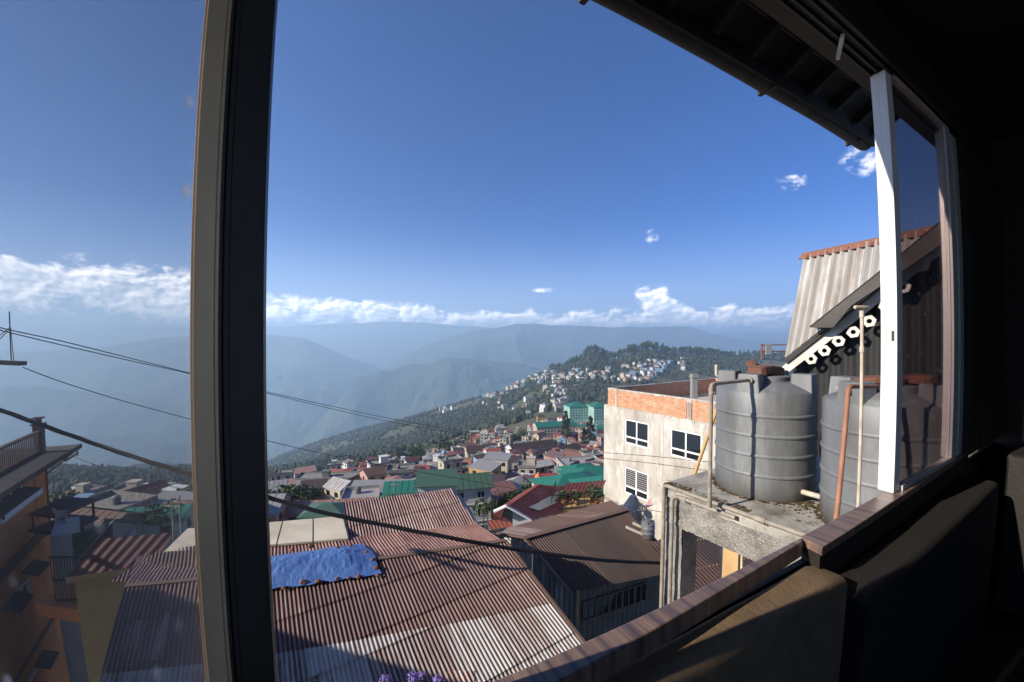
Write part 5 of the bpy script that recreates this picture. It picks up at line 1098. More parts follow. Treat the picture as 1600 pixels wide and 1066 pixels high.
# ================================================================== TREES
def to_mesh(name, V, F, mt, tone=None, smooth=False):
    me = bpy.data.meshes.new(name); k = F.shape[1]; me.vertices.add(len(V)); me.vertices.foreach_set('co', V.astype(np.float32).ravel()); me.loops.add(F.size); me.loops.foreach_set('vertex_index', F.ravel().astype(np.int32)); me.polygons.add(len(F)); me.polygons.foreach_set('loop_start', np.arange(0, F.size, k, dtype=np.int32)); me.update(calc_edges=True)
    if tone is not None: at = me.attributes.new('tone', 'FLOAT', 'FACE'); at.data.foreach_set('value', tone.astype(np.float32))
    me.materials.append(mt); return me
def crown_cards(n, kind, rs, size):
    # n leaf clumps as small quads spread through an irregular crown, unit height 1
    V = []; T = []; lob = [(rs.normal(0, .14), rs.normal(0, .14), rs.uniform(.42, .8), rs.uniform(.14, .26)) for _ in range(7)]
    for i in range(n):
        if kind == 'broad':
            lx, ly, lz, lr = lob[rs.randint(len(lob))]; d = rs.normal(size=3); d /= np.linalg.norm(d); c = np.array([lx, ly, lz])+d*lr*rs.uniform(.5, 1)**.4*np.array([1.25, 1.25, .9])
        else:
            h = rs.uniform(.08, 1)**1.15; r = (.22*(1-h)**.8+.02)*rs.uniform(.35, 1.15)*(1+.25*math.sin(h*40)); a = rs.uniform(0, 6.283); c = np.array([r*math.cos(a), r*math.sin(a), h-.25*r])
        t = rs.normal(size=3); t /= np.linalg.norm(t); b = np.cross(t, rs.normal(size=3)); b /= np.linalg.norm(b); s = size*rs.uniform(.6, 1.4)
        V += [c-t*s, c+b*s*.7, c+t*s, c-b*s*.7]; T.append(rs.rand())
    return np.array(V), np.arange(4*n).reshape(-1, 4), np.array(T)
RT = np.random.RandomState(5)
protoC = {}
def tree_meshes(kind, n, size, k):
    out = []
    for i in range(k):
        V, F, T = crown_cards(n, kind, RT, size); out.append(to_mesh('crown', V, F, M['leaf'] if kind == 'broad' else M['leafd'], T))
    return out
trunkmb = MB(); trunkmb.tube([(0, 0, -.1), (.005, 0, .3), (-.005, .005, .75)], [.022, .016, .008], 7)
for (dx, dy, z0, z1) in ((.12, .03, .35, .55), (-.1, .08, .42, .62), (.02, -.12, .48, .68), (-.08, -.07, .55, .74)): trunkmb.tube([(0, 0, z0), (dx, dy, z1)], [.009, .004], 5)
_t = trunkmb.build('trunk', M['bark'], base=False); TRUNK = _t.data; bpy.data.objects.remove(_t)
CR = {('broad', 1): tree_meshes('broad', 420, .052, 4), ('conifer', 1): tree_meshes('conifer', 420, .042, 4), ('broad', 0): tree_meshes('broad', 150, .085, 4), ('conifer', 0): tree_meshes('conifer', 140, .07, 3)}
def tree(x, y, h, kind, det, label, cat='tree', group=None, w=1.0, z=None):
    z = float(hgt(x, y)) if z is None else z; e = empty('conifer_tree' if kind == 'conifer' else 'leafy_tree', (x, y, z), random.uniform(0, 6.28), label=label, cat=cat, group=group); e.scale = (h*w, h*w, h)
    for nm, me in (('crown', random.choice(CR[(kind, det)])), ('trunk', TRUNK)): o = bpy.data.objects.new(nm, me); COL.objects.link(o); o.parent = e
    return e
# far forest as one mass of many small crowns (stuff)
def blob(rs, conif):
    t = (1+5**.5)/2; v = np.array([(-1, t, 0), (1, t, 0), (-1, -t, 0), (1, -t, 0), (0, -1, t), (0, 1, t), (0, -1, -t), (0, 1, -t), (t, 0, -1), (t, 0, 1), (-t, 0, -1), (-t, 0, 1)], float)/1.9
    f = np.array([(0, 11, 5), (0, 5, 1), (0, 1, 7), (0, 7, 10), (0, 10, 11), (1, 5, 9), (5, 11, 4), (11, 10, 2), (10, 7, 6), (7, 1, 8), (3, 9, 4), (3, 4, 2), (3, 2, 6), (3, 6, 8), (3, 8, 9), (4, 9, 5), (2, 4, 11), (6, 2, 10), (8, 6, 7), (9, 8, 1)])
    # split faces outwards into ragged clumps
    V = []; F = []
    for tri in f:
        a, b, c = v[tri]; m = (a+b+c)/3*rs.uniform(.85, 1.35); k = len(V); V += [a*rs.uniform(.8, 1.15), b*rs.uniform(.8, 1.15), c*rs.uniform(.8, 1.15), m]; F += [(k, k+1, k+3), (k+1, k+2, k+3), (k+2, k, k+3)]
    V = np.array(V); 
    if conif: z = V[:, 2]; V[:, :2] *= (1-.5*(z[:, None]+1)/2)*.6; V[:, 2] *= 1.5
    return V*.5, np.array(F)
PB = [blob(RT, k > 4) for k in range(7)]
def forest(name, label, n, sample, hmin, hmax, seed, mt):
    rs = np.random.RandomState(seed); Vs = []; Fs = []; Ts = []; off = 0; P_ = sample(rs, n)
    Z = hgt(P_[:, 0], P_[:, 1])
    for (x, y), z in zip(P_, Z):
        V, F = PB[rs.randint(7)]; h = rs.uniform(hmin, hmax)*(1.25 if rs.rand() < .12 else 1); a = rs.uniform(0, 6.28); c, s = math.cos(a), math.sin(a); R_ = np.array([[c, -s, 0], [s, c, 0], [0, 0, 1]])
        W_3 = (V*np.array([h*.95, h*.95, h])) @ R_.T+np.array([x, y, z+h*.38]); Vs.append(W_3); Fs.append(F+off); off += len(V); Ts.append(np.full(len(F), rs.rand()*.7)+rs.rand(len(F))*.3)
    me = to_mesh(name, np.concatenate(Vs), np.concatenate(Fs), mt, np.concatenate(Ts)); o = bpy.data.objects.new(name, me); COL.objects.link(o); return tag(o, label, 'forest', kind='stuff')
def clear(u, y): return fbm(u*7+3, np.log(y)*5, 3)
def samp_slope(rs, n):
    out = []
    while len(out) < n:
        px = rs.uniform(400, 1260); u, _ = ray(px, 533); y = math.exp(rs.uniform(math.log(330), math.log(2500)))
        if px < 560 and y < 360: continue
        if px >= 780 and y < 560: continue
        if 690 <= px < 780 and y < 420: continue
        if y > 2500-(px-420)*1.35 and px > 420: continue
        c = float(clear(np.array(u), np.array(y)))
        if c > .05 and y < 1500 and rs.rand() < .93: continue
        if 620 < px < 760 and 330 < y < 620 and rs.rand() < .85: continue
        if px > 800 and y < 560 and rs.rand() < .7: continue
        out.append((u*y, y))
    return np.array(out)
forest('forest', 'dark green forest covering the hillside beyond the town', 15000, samp_slope, 6, 12, 3, M['leafd'])
def samp_left(rs, n):
    out = []
    while len(out) < n: px = rs.uniform(-40, 420); u, _ = ray(px, 533); y = math.exp(rs.uniform(math.log(360), math.log(1100))); c = float(clear(np.array(u), np.array(y))); 
    return out
def samp_left(rs, n):
    out = []
    while len(out) < n:
        px = rs.uniform(-40, 420); u, _ = ray(px, 533); y = math.exp(rs.uniform(math.log(340), math.log(1100)))
        if float(clear(np.array(u), np.array(y))) > .02 and rs.rand() < .9: continue
        out.append((u*y, y))
    return np.array(out)
forest('scrub_woodland', 'shaded woodland on the near hill behind the dusty pane', 3200, samp_left, 7, 13, 4, M['leafd'])

# ================================================================== HOUSES OF THE TOWN
WC = {'cream': (.46, .41, .33), 'white': (.60, .60, .58), 'pink': (.45, .27, .22), 'grey': (.30, .295, .29), 'shaded grey': (.15, .145, .14), 'ochre': (.42, .27, .12), 'mint': (.30, .48, .42), 'brick red': (.30, .10, .07), 'blue': (.20, .33, .48), 'brown': (.20, .13, .09), 'tan': (.38, .28, .19)}  # darker of the two greys has the long blocks' shade put into it
RC = {'rusty tin': 'pinkroof', 'dark tin': 'darkroof', 'grey tin': 'graysheet', 'red': 'redroof', 'green': 'greensheet', 'teal': 'tealsheet', 'brown tin': 'brownflat', 'flat concrete': 'coldc', 'pale tin': 'zinc', 'maroon': 'maroon'}
for k, v in WC.items(): M['w_'+k] = mat('wall_'+k.replace(' ', '_'), v, tuple(x*.8 for x in v), .5, .88, dark=tuple(x*.45 for x in v), dscale=.35, damt=.55)
UNITWIN = None
def unit_meshes():
    global WIN_ME, PANE_ME
    b = MB(); t = .09
    for (x0, x1, z0, z1) in ((-.5, .5, .42, .5), (-.5, .5, -.5, -.42), (-.5, -.42, -.419, .419), (.42, .5, -.419, .419), (-.04, .04, -.419, .419)): b.box(x0, x1, -.06, .0, z0, z1)
    o = b.build('window', M['w_white'], base=False); WIN_ME = o.data; bpy.data.objects.remove(o)
    o = MB().box(-.47, .47, -.02, -.005, -.47, .47).build('pane', M['pane'], base=False); PANE_ME = o.data; bpy.data.objects.remove(o)
    b = MB(); b.box(-.5, .5, -.03, -.004, -.5, .5); o = b.build('window', M['pane'], base=False); global DARK_ME; DARK_ME = o.data; bpy.data.objects.remove(o)
unit_meshes()
def win(root, x, y, z, w, h, rz, framed):
    o = bpy.data.objects.new('window', WIN_ME if framed else DARK_ME); COL.objects.link(o); o.parent = root; o.location = (x, y, z); o.rotation_euler = (0, 0, rz); o.scale = (w, 1.2, h)
    if framed: p = bpy.data.objects.new('pane', PANE_ME); COL.objects.link(p); p.parent = o
HC = 0
def house(x, y, w, d, st_, rz, wc, rc, roof='gable', label=None, group=None, win_=True, framed=False, sink=6, z=None, hip=False, sth=2.8, maxw=6, cat='house', overh=.45, pitch_=.32, rows_=None):
    z = float(hgt(x, y)) if z is None else z; H = st_*sth
    wm = M['w_'+wc] if 'w_'+wc in M else M[wc]; rm = M[RC.get(rc, rc)]
    e = empty({'house': 'town_house'}.get(cat, 'town_building'), (x, y, z), rz, label=label, cat=cat, group=group)
    def B(mb, name, m, par=e): o = mb.build(name, m, base=False); o.parent = par; return o
    b = MB(); b.box(-w/2, w/2, -d/2, d/2, -sink, H); 
    if roof == 'gable':
        r = d/2*pitch_*2; b.add([(-w/2, -d/2, H), (-w/2, d/2, H), (-w/2, 0, H+r-.06), (w/2, -d/2, H), (w/2, d/2, H), (w/2, 0, H+r-.06)], [(0, 2, 1), (3, 4, 5)])
    for k in range(1, st_): b.box(-w/2-.10, w/2+.10, -d/2-.10, d/2+.10, k*sth-.09, k*sth+.06)
    B(b, 'wall', wm)
    b = MB(); oh = overh
    if roof == 'gable':
        r = d/2*pitch_*2; sl = r/(d/2); ze = H-oh*sl
        for sgn in (-1, 1):
            pts = [Vector((-w/2-oh, sgn*(d/2+oh), ze)), Vector((w/2+oh, sgn*(d/2+oh), ze)), Vector((w/2+oh, 0, H+r)), Vector((-w/2-oh, 0, H+r))]
            if sgn > 0: pts.reverse()
            n = len(b.v); b.poly(pts, [(0, 3), (w, 3), (w, 0), (0, 0)], random.random()); b.poly([p+Vector((0, 0, .10)) for p in pts], [(0, 3), (w, 3), (w, 0), (0, 0)], random.random())
            for i in range(4): j = (i+1) % 4; b.poly([pts[i], pts[j], pts[j]+Vector((0, 0, .10)), pts[i]+Vector((0, 0, .10))])
        # standing seams
        for k in range(int(w/1.0)): xx = -w/2+.5+k*1.0; b.beam((xx, -(d/2+oh), ze+.12), (xx, 0, H+r+.12), .06, .05); b.beam((xx, (d/2+oh), ze+.12), (xx, 0, H+r+.12), .06, .05)
    elif roof == 'hip':
        r = min(w, d)/2*pitch_*2; m = min(w, d)/2+oh; q = [(-w/2-oh, -d/2-oh, H), (w/2+oh, -d/2-oh, H), (w/2+oh, d/2+oh, H), (-w/2-oh, d/2+oh, H)]
        if w >= d: t = [(-w/2-oh+m, 0, H+r), (w/2+oh-m, 0, H+r)]; fs = [(0, 1, 5, 4), (2, 3, 4, 5), (1, 2, 5), (3, 0, 4)]
        else: t = [(0, -d/2-oh+m, H+r), (0, d/2+oh-m, H+r)]; fs = [(0, 1, 4), (1, 2, 5, 4), (2, 3, 5), (3, 0, 4, 5)]
        b.add(q+t, fs); b.uv = [(v[0], v[1]) for f in b.f for v in [b.v[i] for i in f]]; b.box(-w/2-oh, w/2+oh, -d/2-oh, d/2+oh, H-.12, H-.005)
    elif roof == 'flat':
        b.box(-w/2-.3, w/2+.3, -d/2-.3, d/2+.3, H+.001, H+.18)
        for (a0, a1, b0, b1) in ((-w/2-.3, w/2+.3, -d/2-.3, -d/2-.15), (-w/2-.3, w/2+.3, d/2+.15, d/2+.3), (-w/2-.3, -w/2-.15, -d/2-.149, d/2+.149), (w/2+.15, w/2+.3, -d/2-.149, d/2+.149)): b.box(a0, a1, b0, b1, H+.181, H+.8)
        B(b, 'roof', rm); b = None
        g = MB(); tx, ty = random.uniform(-w/4, w/4), random.uniform(-d/4, d/4)
        if random.random() < .6: g.lathe([(.55, H+.19), (.55, H+1.2), (.3, H+1.4), (.001, H+1.42)], tx, ty, 12); B(g, 'roof_tank', M['tank'])
        else: g.box(tx-1.3, tx+1.3, ty-1.1, ty+1.1, H+.19, H+2.4); g.box(tx-1.5, tx+1.5, ty-1.3, ty+1.3, H+2.401, H+2.55); B(g, 'stair_head', wm)
    elif roof == 'shed':
        pts = [Vector((-w/2-oh, -d/2-oh, H+.02)), Vector((w/2+oh, -d/2-oh, H+.02)), Vector((w/2+oh, d/2+oh, H+.9)), Vector((-w/2-oh, d/2+oh, H+.9))]; b.prism(pts, (0, 0, .12)); g = MB(); g.prism([(-w/2, -d/2, H), (-w/2, d/2, H), (-w/2, d/2, H+.82)], (w, 0, 0)); B(g, 'wall_top', wm)
    if b: B(b, 'roof', rm)
    if win_:
        n = max(2, min(maxw, int(w/2.6))); m = max(1, min(4, int(d/3.2)))
        for s_ in range(st_):
            for k in range(n): win(e, -w/2+(k+.5)*w/n, -d/2, s_*sth+1.5, min(1.25, w/n*.5), 1.25, 0, framed)
            for k in range(m):
                win(e, -w/2, -d/2+(k+.5)*d/m, s_*sth+1.5, 1.0, 1.25, -math.pi/2, framed)
                win(e, w/2, -d/2+(k+.5)*d/m, s_*sth+1.5, 1.0, 1.25, math.pi/2, framed)
    return e
taken = []
def at_px(px, y, dy=0): u, _ = ray(px, 533); return u*y, y
def hs(px, py, y, w, d, st_, rz, wc, rc, roof, label, **k):
    # place by where its roof edge is seen and its real distance
    u, e = ray(px, py); sth = k.get('sth', 2.8); z = e*y-st_*sth; taken.append((u*y, y, max(w, d)*.5)); k.setdefault('pitch_', .22); k.setdefault('sink', max(6, z-float(hgt(u*y, y))+8)); return house(u*y, y, w, d, st_, rad(rz), wc, rc, roof, label=label, z=z, **k)
B_ = dict(cat='building')
hs(716, 753, 66, 10, 6, 3, 14, 'white', 'green', 'gable', 'large white building with a long green roof and dark balconies', framed=True, pitch_=.2, **B_)
hs(683, 752, 58, 5.2, 4, 2, 8, 'white', 'greensheet', 'shed', 'white house with a pale green lean-to roof in front of the large white building', framed=True, **B_)
hs(648, 763, 66, 9, 6, 1, 10, 'cream', 'tealsheet', 'gable', 'low house with a pale teal tin roof left of the pale green lean-to')
hs(610, 763, 80, 15, 4, 1, 5, 'grey', 'grey tin', 'shed', 'long low shed with a grey tin roof behind the striped roof')
hs(640, 782, 48, 5, 4, 1, 10, 'cream', 'green', 'gable', 'small gabled house with a white bargeboard close behind the striped roof')
hs(565, 775, 72, 6, 6, 2, 15, 'tan', 'pale tin', 'flat', 'tan box house with a flat top left of the long grey shed')
hs(520, 790, 60, 13, 4, 1, 12, 'pink', 'rusty tin', 'gable', 'long low house with a rusty pink roof behind the cream flat roof')
hs(512, 796, 46, 4.5, 3.5, 1, 5, 'grey', 'green', 'hip', 'small green hipped kiosk behind the cream flat roof')
hs(553, 745, 150, 42, 8, 2, 6, 'shaded grey', 'flat concrete', 'flat', 'very long shaded grey concrete block with a flat roof at the left of the town', maxw=14, **B_)
hs(500, 756, 130, 26, 7, 1, 8, 'shaded grey', 'flat concrete', 'flat', 'second long grey concrete block in front of the very long one', maxw=10, **B_)
hs(556, 737, 190, 10, 9, 2, 25, 'mint', 'redroof', 'gable', 'pale blue house with a bright red gable roof standing above the long blocks')
hs(530, 738, 196, 9, 7, 2, -15, 'pink', 'red', 'gable', 'pink house with a faded red roof left of the bright red gable')
hs(508, 742, 200, 9, 7, 2, 20, 'cream', 'flat concrete', 'flat', 'cream flat topped house at the left end of the town edge')
hs(622, 738, 175, 40, 7, 1, 4, 'shaded grey', 'flat concrete', 'flat', 'long dark wall-like building behind the grey tin shed', maxw=12, **B_)
hs(756, 719, 205, 15, 12, 3, 8, 'brick red', 'flat concrete', 'flat', 'brick red three storey building with white window frames in the middle of the town', framed=True, **B_)
hs(722, 722, 200, 13, 10, 2, 5, 'pink', 'rusty tin', 'gable', 'pink brown house directly left of the brick red building')
hs(700, 728, 190, 14, 7, 1, 5, 'tan', 'brown tin', 'gable', 'low tan house with a brown tin roof left of the pink brown one')
hs(752, 702, 260, 20, 12, 2, 15, 'cream', 'dark tin', 'gable', 'wide cream building with a dark roof above the brick red building', **B_)
hs(790, 716, 205, 15, 9, 1, -25, 'white', 'dark tin', 'gable', 'low building with dark solar-like roof right of the brick red one')
hs(830, 697, 250, 30, 12, 2, 25, 'white', 'dark tin', 'gable', 'long white two storey building with a dark roof and bright wall', framed=True, maxw=9, **B_)
hs(868, 706, 240, 34, 14, 3, 32, 'white', 'dark tin', 'gable', 'large white three storey building below the cream green roofed block', framed=True, maxw=11, **B_)
hs(815, 728, 180, 26, 9, 2, 20, 'grey', 'flat concrete', 'flat', 'grey flat roofed block below the long white building', **B_)
hs(866, 664, 370, 38, 14, 4, 14, 'cream', 'tealsheet', 'gable', 'cream four storey block with a teal green roof', framed=False, maxw=12, pitch_=.22, **B_)
hs(838, 667, 380, 14, 14, 4, 14, 'grey', 'redroof', 'gable', 'grey block with a red roof attached left of the cream green roofed block', pitch_=.22, **B_)
# the mint and teal complex
hs(900, 634, 450, 22, 20, 5, 12, 'mint', 'tealsheet', 'hip', 'mint green block with a teal hipped roof, left wing of the big complex', maxw=7, **B_)
hs(925, 640, 462, 26, 16, 4, 12, 'mint', 'tealsheet', 'gable', 'mint green link block between the two hipped wings of the big complex', maxw=8, **B_)
hs(935, 634, 440, 20, 22, 5, 12, 'mint', 'tealsheet', 'hip', 'mint green block with a teal hipped roof, right wing of the big complex', maxw=7, **B_)
hs(902, 629, 458, 7, 7, 2, 12, 'mint', 'tealsheet', 'hip', 'small mint tower with a pointed teal roof on the left wing')
hs(912, 667, 395, 26, 12, 2, 10, 'white', 'tealsheet', 'hip', 'low white building with a teal hipped roof below the mint complex')
hs(938, 668, 385, 16, 12, 3, 10, 'white', 'tealsheet', 'hip', 'white building with a teal roof next to the concrete building corner')
# teal roofs nearer, by the concrete building
for (px, py, y, w, d, rz, lb) in ((893, 755, 66, 11, 8, 20, 'broad teal hipped roof nearest the red roofed house'), (925, 742, 78, 11, 8, 15, 'teal hipped roof behind, touching the concrete building corner'), (908, 733, 92, 8, 6, 20, 'small teal roof beyond the two broad ones'), (948, 758, 58, 8, 7, 15, 'teal roof half hidden by the concrete building')):
    hs(px, py, y, w, d, 2, rz, 'cream', 'tealsheet', 'hip', 'house with a '+lb)
hs(912, 747, 70, 4.5, 4, 1, 20, 'brick red', 'redroof', 'hip', 'small orange red roof set between the teal roofs')
for i, (px, py, y, w, d, rz, wc, rc, rf, lb) in enumerate((
    (778, 762, 88, 6, 5, 30, 'pink', 'rusty tin', 'gable', 'small pinkish gabled house left of the dark trees below the white buildings'),
    (802, 757, 92, 5, 5, 60, 'grey', 'pale tin', 'gable', 'small house with a pale tin gable among the dark trees'),
    (776, 748, 115, 6, 5, 10, 'white', 'rusty tin', 'gable', 'small white walled house with a rusty gable right of the green roof'),
    (820, 745, 120, 7, 5, -20, 'blue', 'grey tin', 'gable', 'small bluish house with a grey tin roof right of the trees'),
    (845, 747, 110, 8, 5, 15, 'pink', 'redroof', 'gable', 'low house with a flat looking pink red roof by the shrine'),
    (868, 751, 105, 9, 6, 20, 'white', 'grey tin', 'gable', 'white house with a pale grey roof left of the teal roofs'),
    (905, 722, 130, 13, 8, 10, 'cream', 'pale tin', 'flat', 'pale flat roofed shed above the small teal roof'),
    (934, 722, 125, 8, 6, 30, 'tan', 'redroof', 'gable', 'small house with a red roof beside the concrete building'),
    (730, 775, 75, 5, 5, 50, 'tan', 'pale tin', 'gable', 'tan gabled house just right of the large white building'),
    (762, 777, 80, 5, 4, 50, 'pink', 'rusty tin', 'gable', 'rusty gabled hut beside the dark trees'))):
    hs(px, py, y, w, d, 2, rz, wc, rc, rf, lb)
# white spired temple and the little orange shrine
def temple(px, py, y, h, mt, label, name='temple'):
    p = PY(px, py, y); z0 = p.z-h; e = empty(name, Vector((p.x, p.y, z0)), label=label, cat='temple'); r = h*.33; n = 16
    b = MB(); b.box(-r*1.25, r*1.25, -r*1.25, r*1.25, -6, h*.28, Matrix.Translation(Vector((p.x, p.y, z0)))); b.box(-r*1.4, r*1.4, -r*1.4, r*1.4, h*.281, h*.33, Matrix.Translation(Vector((p.x, p.y, z0)))); b.build('base', M[mt], e)
    prof = [(r*1.05, .331), (r*1.0, .42), (r*.86, .56), (r*.62, .72), (r*.36, .84), (r*.14, .92), (r*.2, .93), (r*.2, .945), (r*.05, .96), (.001, 1.0)]
    MB().lathe([(a, z0+h*q) for a, q in prof], p.x, p.y, 12).build('spire', M[mt], e); return e
temple(634, 720, 190, 13, 'white', 'small white temple spire rising above the town edge'); M['orangep'] = mat('orange_paint', (.55, .20, .10), (.45, .16, .08), 1, .8); temple(841, 737, 100, 5, 'orangep', 'little orange domed shrine among the roofs'); temple(933, 691, 230, 8, 'orangep', 'orange red spire beside the concrete building corner')
# the many ordinary houses
def free(x, y, r):
    for (a, b, c) in taken:
        if (a-x)**2+(b-y)**2 < (c+r)**2: return False
    return True
rs = random.Random(21); n = 0; tries = 0
while n < 285 and tries < 30000:
    tries += 1; zone = rs.random()
    if zone < .70: px = rs.uniform(430, 945); y = math.exp(rs.uniform(math.log(95), math.log(340)))
    elif zone < .84: px = rs.uniform(740, 945); y = rs.uniform(250, 470)
    else: px = rs.uniform(85, 430); y = math.exp(rs.uniform(math.log(50), math.log(230)))
    if px < 700 and y > 300-(700-px)*.25: continue
    u, _ = ray(px, 533); x = u*y; w = rs.uniform(5, 9.5); d = rs.uniform(4.5, 6.5)
    if px > 560 and px < 900 and y < 100 and rs.random() < .5: continue
    if not free(x, y, w*.30): continue
    taken.append((x, y, w*.45)); n += 1
    wc = rs.choice(['cream', 'white', 'white', 'pink', 'grey', 'cream', 'tan', 'ochre', 'white', 'brick red', 'blue', 'cream', 'pink']); rf = rs.choice(['gable', 'gable', 'flat', 'flat', 'hip', 'shed'])
    rc = 'flat concrete' if rf == 'flat' else rs.choice(['rusty tin', 'dark tin', 'grey tin', 'red', 'grey tin', 'brown tin', 'rusty tin', 'dark tin', 'brown tin', 'maroon', 'pale tin']); st_ = rs.choice([2, 3, 3, 4, 4] if y > 130 else [1, 2, 2, 3])
    if px < 430: st_ = min(st_, 2)
    side = 'behind the dusty pane' if px < 310 else ('left in town' if px < 600 else ('mid town' if px < 780 else 'right in town'))
    dist = 'near' if y < 130 else ('halfway down' if y < 220 else 'far back')
    stn = {1: 'one storey', 2: 'two storey', 3: 'three storey', 4: 'four storey'}[st_]
    random.seed(1000+n)
    house(x, y, w, d, st_, rad(rs.choice([8, 15, 25, -10, 40, 70, -30])+rs.uniform(-8, 8)), wc, rc, rf, label='%s %s house, %s roof, %s %s' % (wc, stn, rc, dist, side), group='houses of the hillside town', maxw=4, overh=.3, pitch_=.24)
# pale houses scattered over the far ridge
rp = []
for (nm, wm, rm) in (('a', 'w_white', 'graysheet'), ('b', 'w_cream', 'coldc'), ('c', 'w_white', 'coldc'), ('d', 'w_blue', 'graysheet'), ('e', 'w_pink', 'pinkroof'), ('f', 'w_cream', 'graysheet')):
    w, d, h = random.uniform(9, 14), random.uniform(8, 11), random.uniform(7, 11); e = empty('ridge_house', (0, 0, 0)); b = MB(); b.box(-w/2, w/2, -d/2, d/2, -8, h); b.box(-w/2, w/4, -d/2-1.6, -d/2-.001, -8, h*.6); o = b.build('wall', M[wm], base=False); o.parent = e
    b = MB()
    if nm in 'ade': b.prism([(-w/2-.5, -d/2-.5, h), (-w/2-.5, d/2+.5, h), (-w/2-.5, 0, h+2.2)], (w+1, 0, 0))
    else: b.box(-w/2-.3, w/2+.3, -d/2-.3, d/2+.3, h+.001, h+.5); b.box(-1.5, 1.5, -1, 1.5, h+.501, h+2.6)
    o = b.build('roof', M[rm], base=False); o.parent = e
    rp.append(e)
KN = {0: 'white ridge house with a grey gable roof', 1: 'cream flat topped ridge house', 2: 'white flat topped ridge house', 3: 'pale blue ridge house with a gable', 4: 'pink ridge house with a rusty gable', 5: 'cream ridge house with a flat grey top'}
used = set(); n = 0; rs = random.Random(9); bands = [(760, 620, 26, 5, 'on the lower end of the left spur'), (800, 606, 24, 7, 'along the left spur'), (840, 593, 22, 8, 'on the upper left spur'), (868, 592, 18, 9, 'at the left foot of the knoll'), (872, 612, 20, 10, 'in the clearing'), (905, 592, 20, 8, 'under the rounded knoll'), (1000, 583, 26, 11, 'in the main pale cluster'), (1022, 574, 20, 8, 'at the top of the main cluster'), (985, 592, 18, 7, 'just over the brick parapet'), (878, 633, 12, 7, 'above the mint complex'), (700, 640, 26, 4, 'far down the spur'), (945, 588, 18, 8, 'in the saddle beside the knoll'), (1062, 574, 14, 7, 'right of the main cluster'), (820, 640, 60, 14, 'alone among slope trees')]
wts_b = [18, 30, 34, 24, 22, 24, 44, 22, 16, 12, 12, 12, 8, 14]
def ground_hit(px, py, y0=120, y1=2600):
    yy = np.exp(np.linspace(math.log(y0), math.log(y1), 260)); u, e = ray(px, py); z = hgt(u*yy, yy); k = np.nonzero(z >= e*yy)[0]
    return (u*yy[k[0]], yy[k[0]]) if len(k) else None
rh_pts = []
for (bx_, by_, sx, sy, dd), cnt in zip(bands, wts_b):
    for i in range(cnt):
        g = ground_hit(rs.gauss(bx_, sx*.55), rs.gauss(by_, sy*.55)-(rs.random()*0), 500)
        if g is None or not free(g[0], g[1], 4): continue
        taken.append((g[0], g[1], 4.5)); k = rs.choice([0, 0, 1, 1, 2, 2, 3, 4, 5]); src = rp[k]
        o = src if k not in used else copy_tree(src)
        used.add(k); o.location = (g[0], g[1], float(hgt(*g))); o.rotation_euler = (0, 0, rs.uniform(-.7, .9)); s_ = rs.uniform(.72, 1.2); o.scale = (s_, s_, s_); tag(o, ('large ' if s_ > 1.05 else ('small ' if s_ < .85 else ''))+KN[k].replace(' ridge house', ' house')+' '+dd, 'house', 'pale houses on the far ridge'); n += 1
for k, e in enumerate(rp):
    if k not in used:
        for c in list(e.children): bpy.data.objects.remove(c)
        bpy.data.objects.remove(e)
# trees standing along the ridge skyline
rs = random.Random(12)
for i in range(210):
    px = rs.uniform(862, 1262); u, _ = ray(px, 533); yy = np.linspace(900, 1700, 160); z = hgt(u*yy, yy); k = int(np.argmax(z/yy)); y = yy[k]+rs.uniform(-60, 10); kd = 'conifer' if rs.random() < .35 else 'broad'
    side = 'on the rounded knoll left of the saddle' if px < 950 else ('on the crest above the pale houses' if px < 1090 else 'on the crest towards the zinc roof')
    side = 'on the left flank of the knoll' if px < 895 else 'on top of the knoll' if px < 945 else 'in the saddle right of the knoll' if px < 985 else 'on the crest over the pale cluster' if px < 1040 else 'on the crest right of the pale cluster' if px < 1095 else 'on the crest over the tank corner' if px < 1150 else 'on the crest near the thin rail' if px < 1205 else 'on the crest beside the zinc roof'
    h_ = rs.uniform(17, 30)*(1.1 if 990 < px < 1080 else 1); sz = 'tall ' if h_ > 26 else ('low ' if h_ < 20 else 'mid-sized ')
    tree(u*y, y, h_, kd, 0, sz+('pointed conifer ' if kd == 'conifer' else 'rounded dark tree ')+side, group='trees along the far skyline', w=rs.uniform(.8, 1.1))
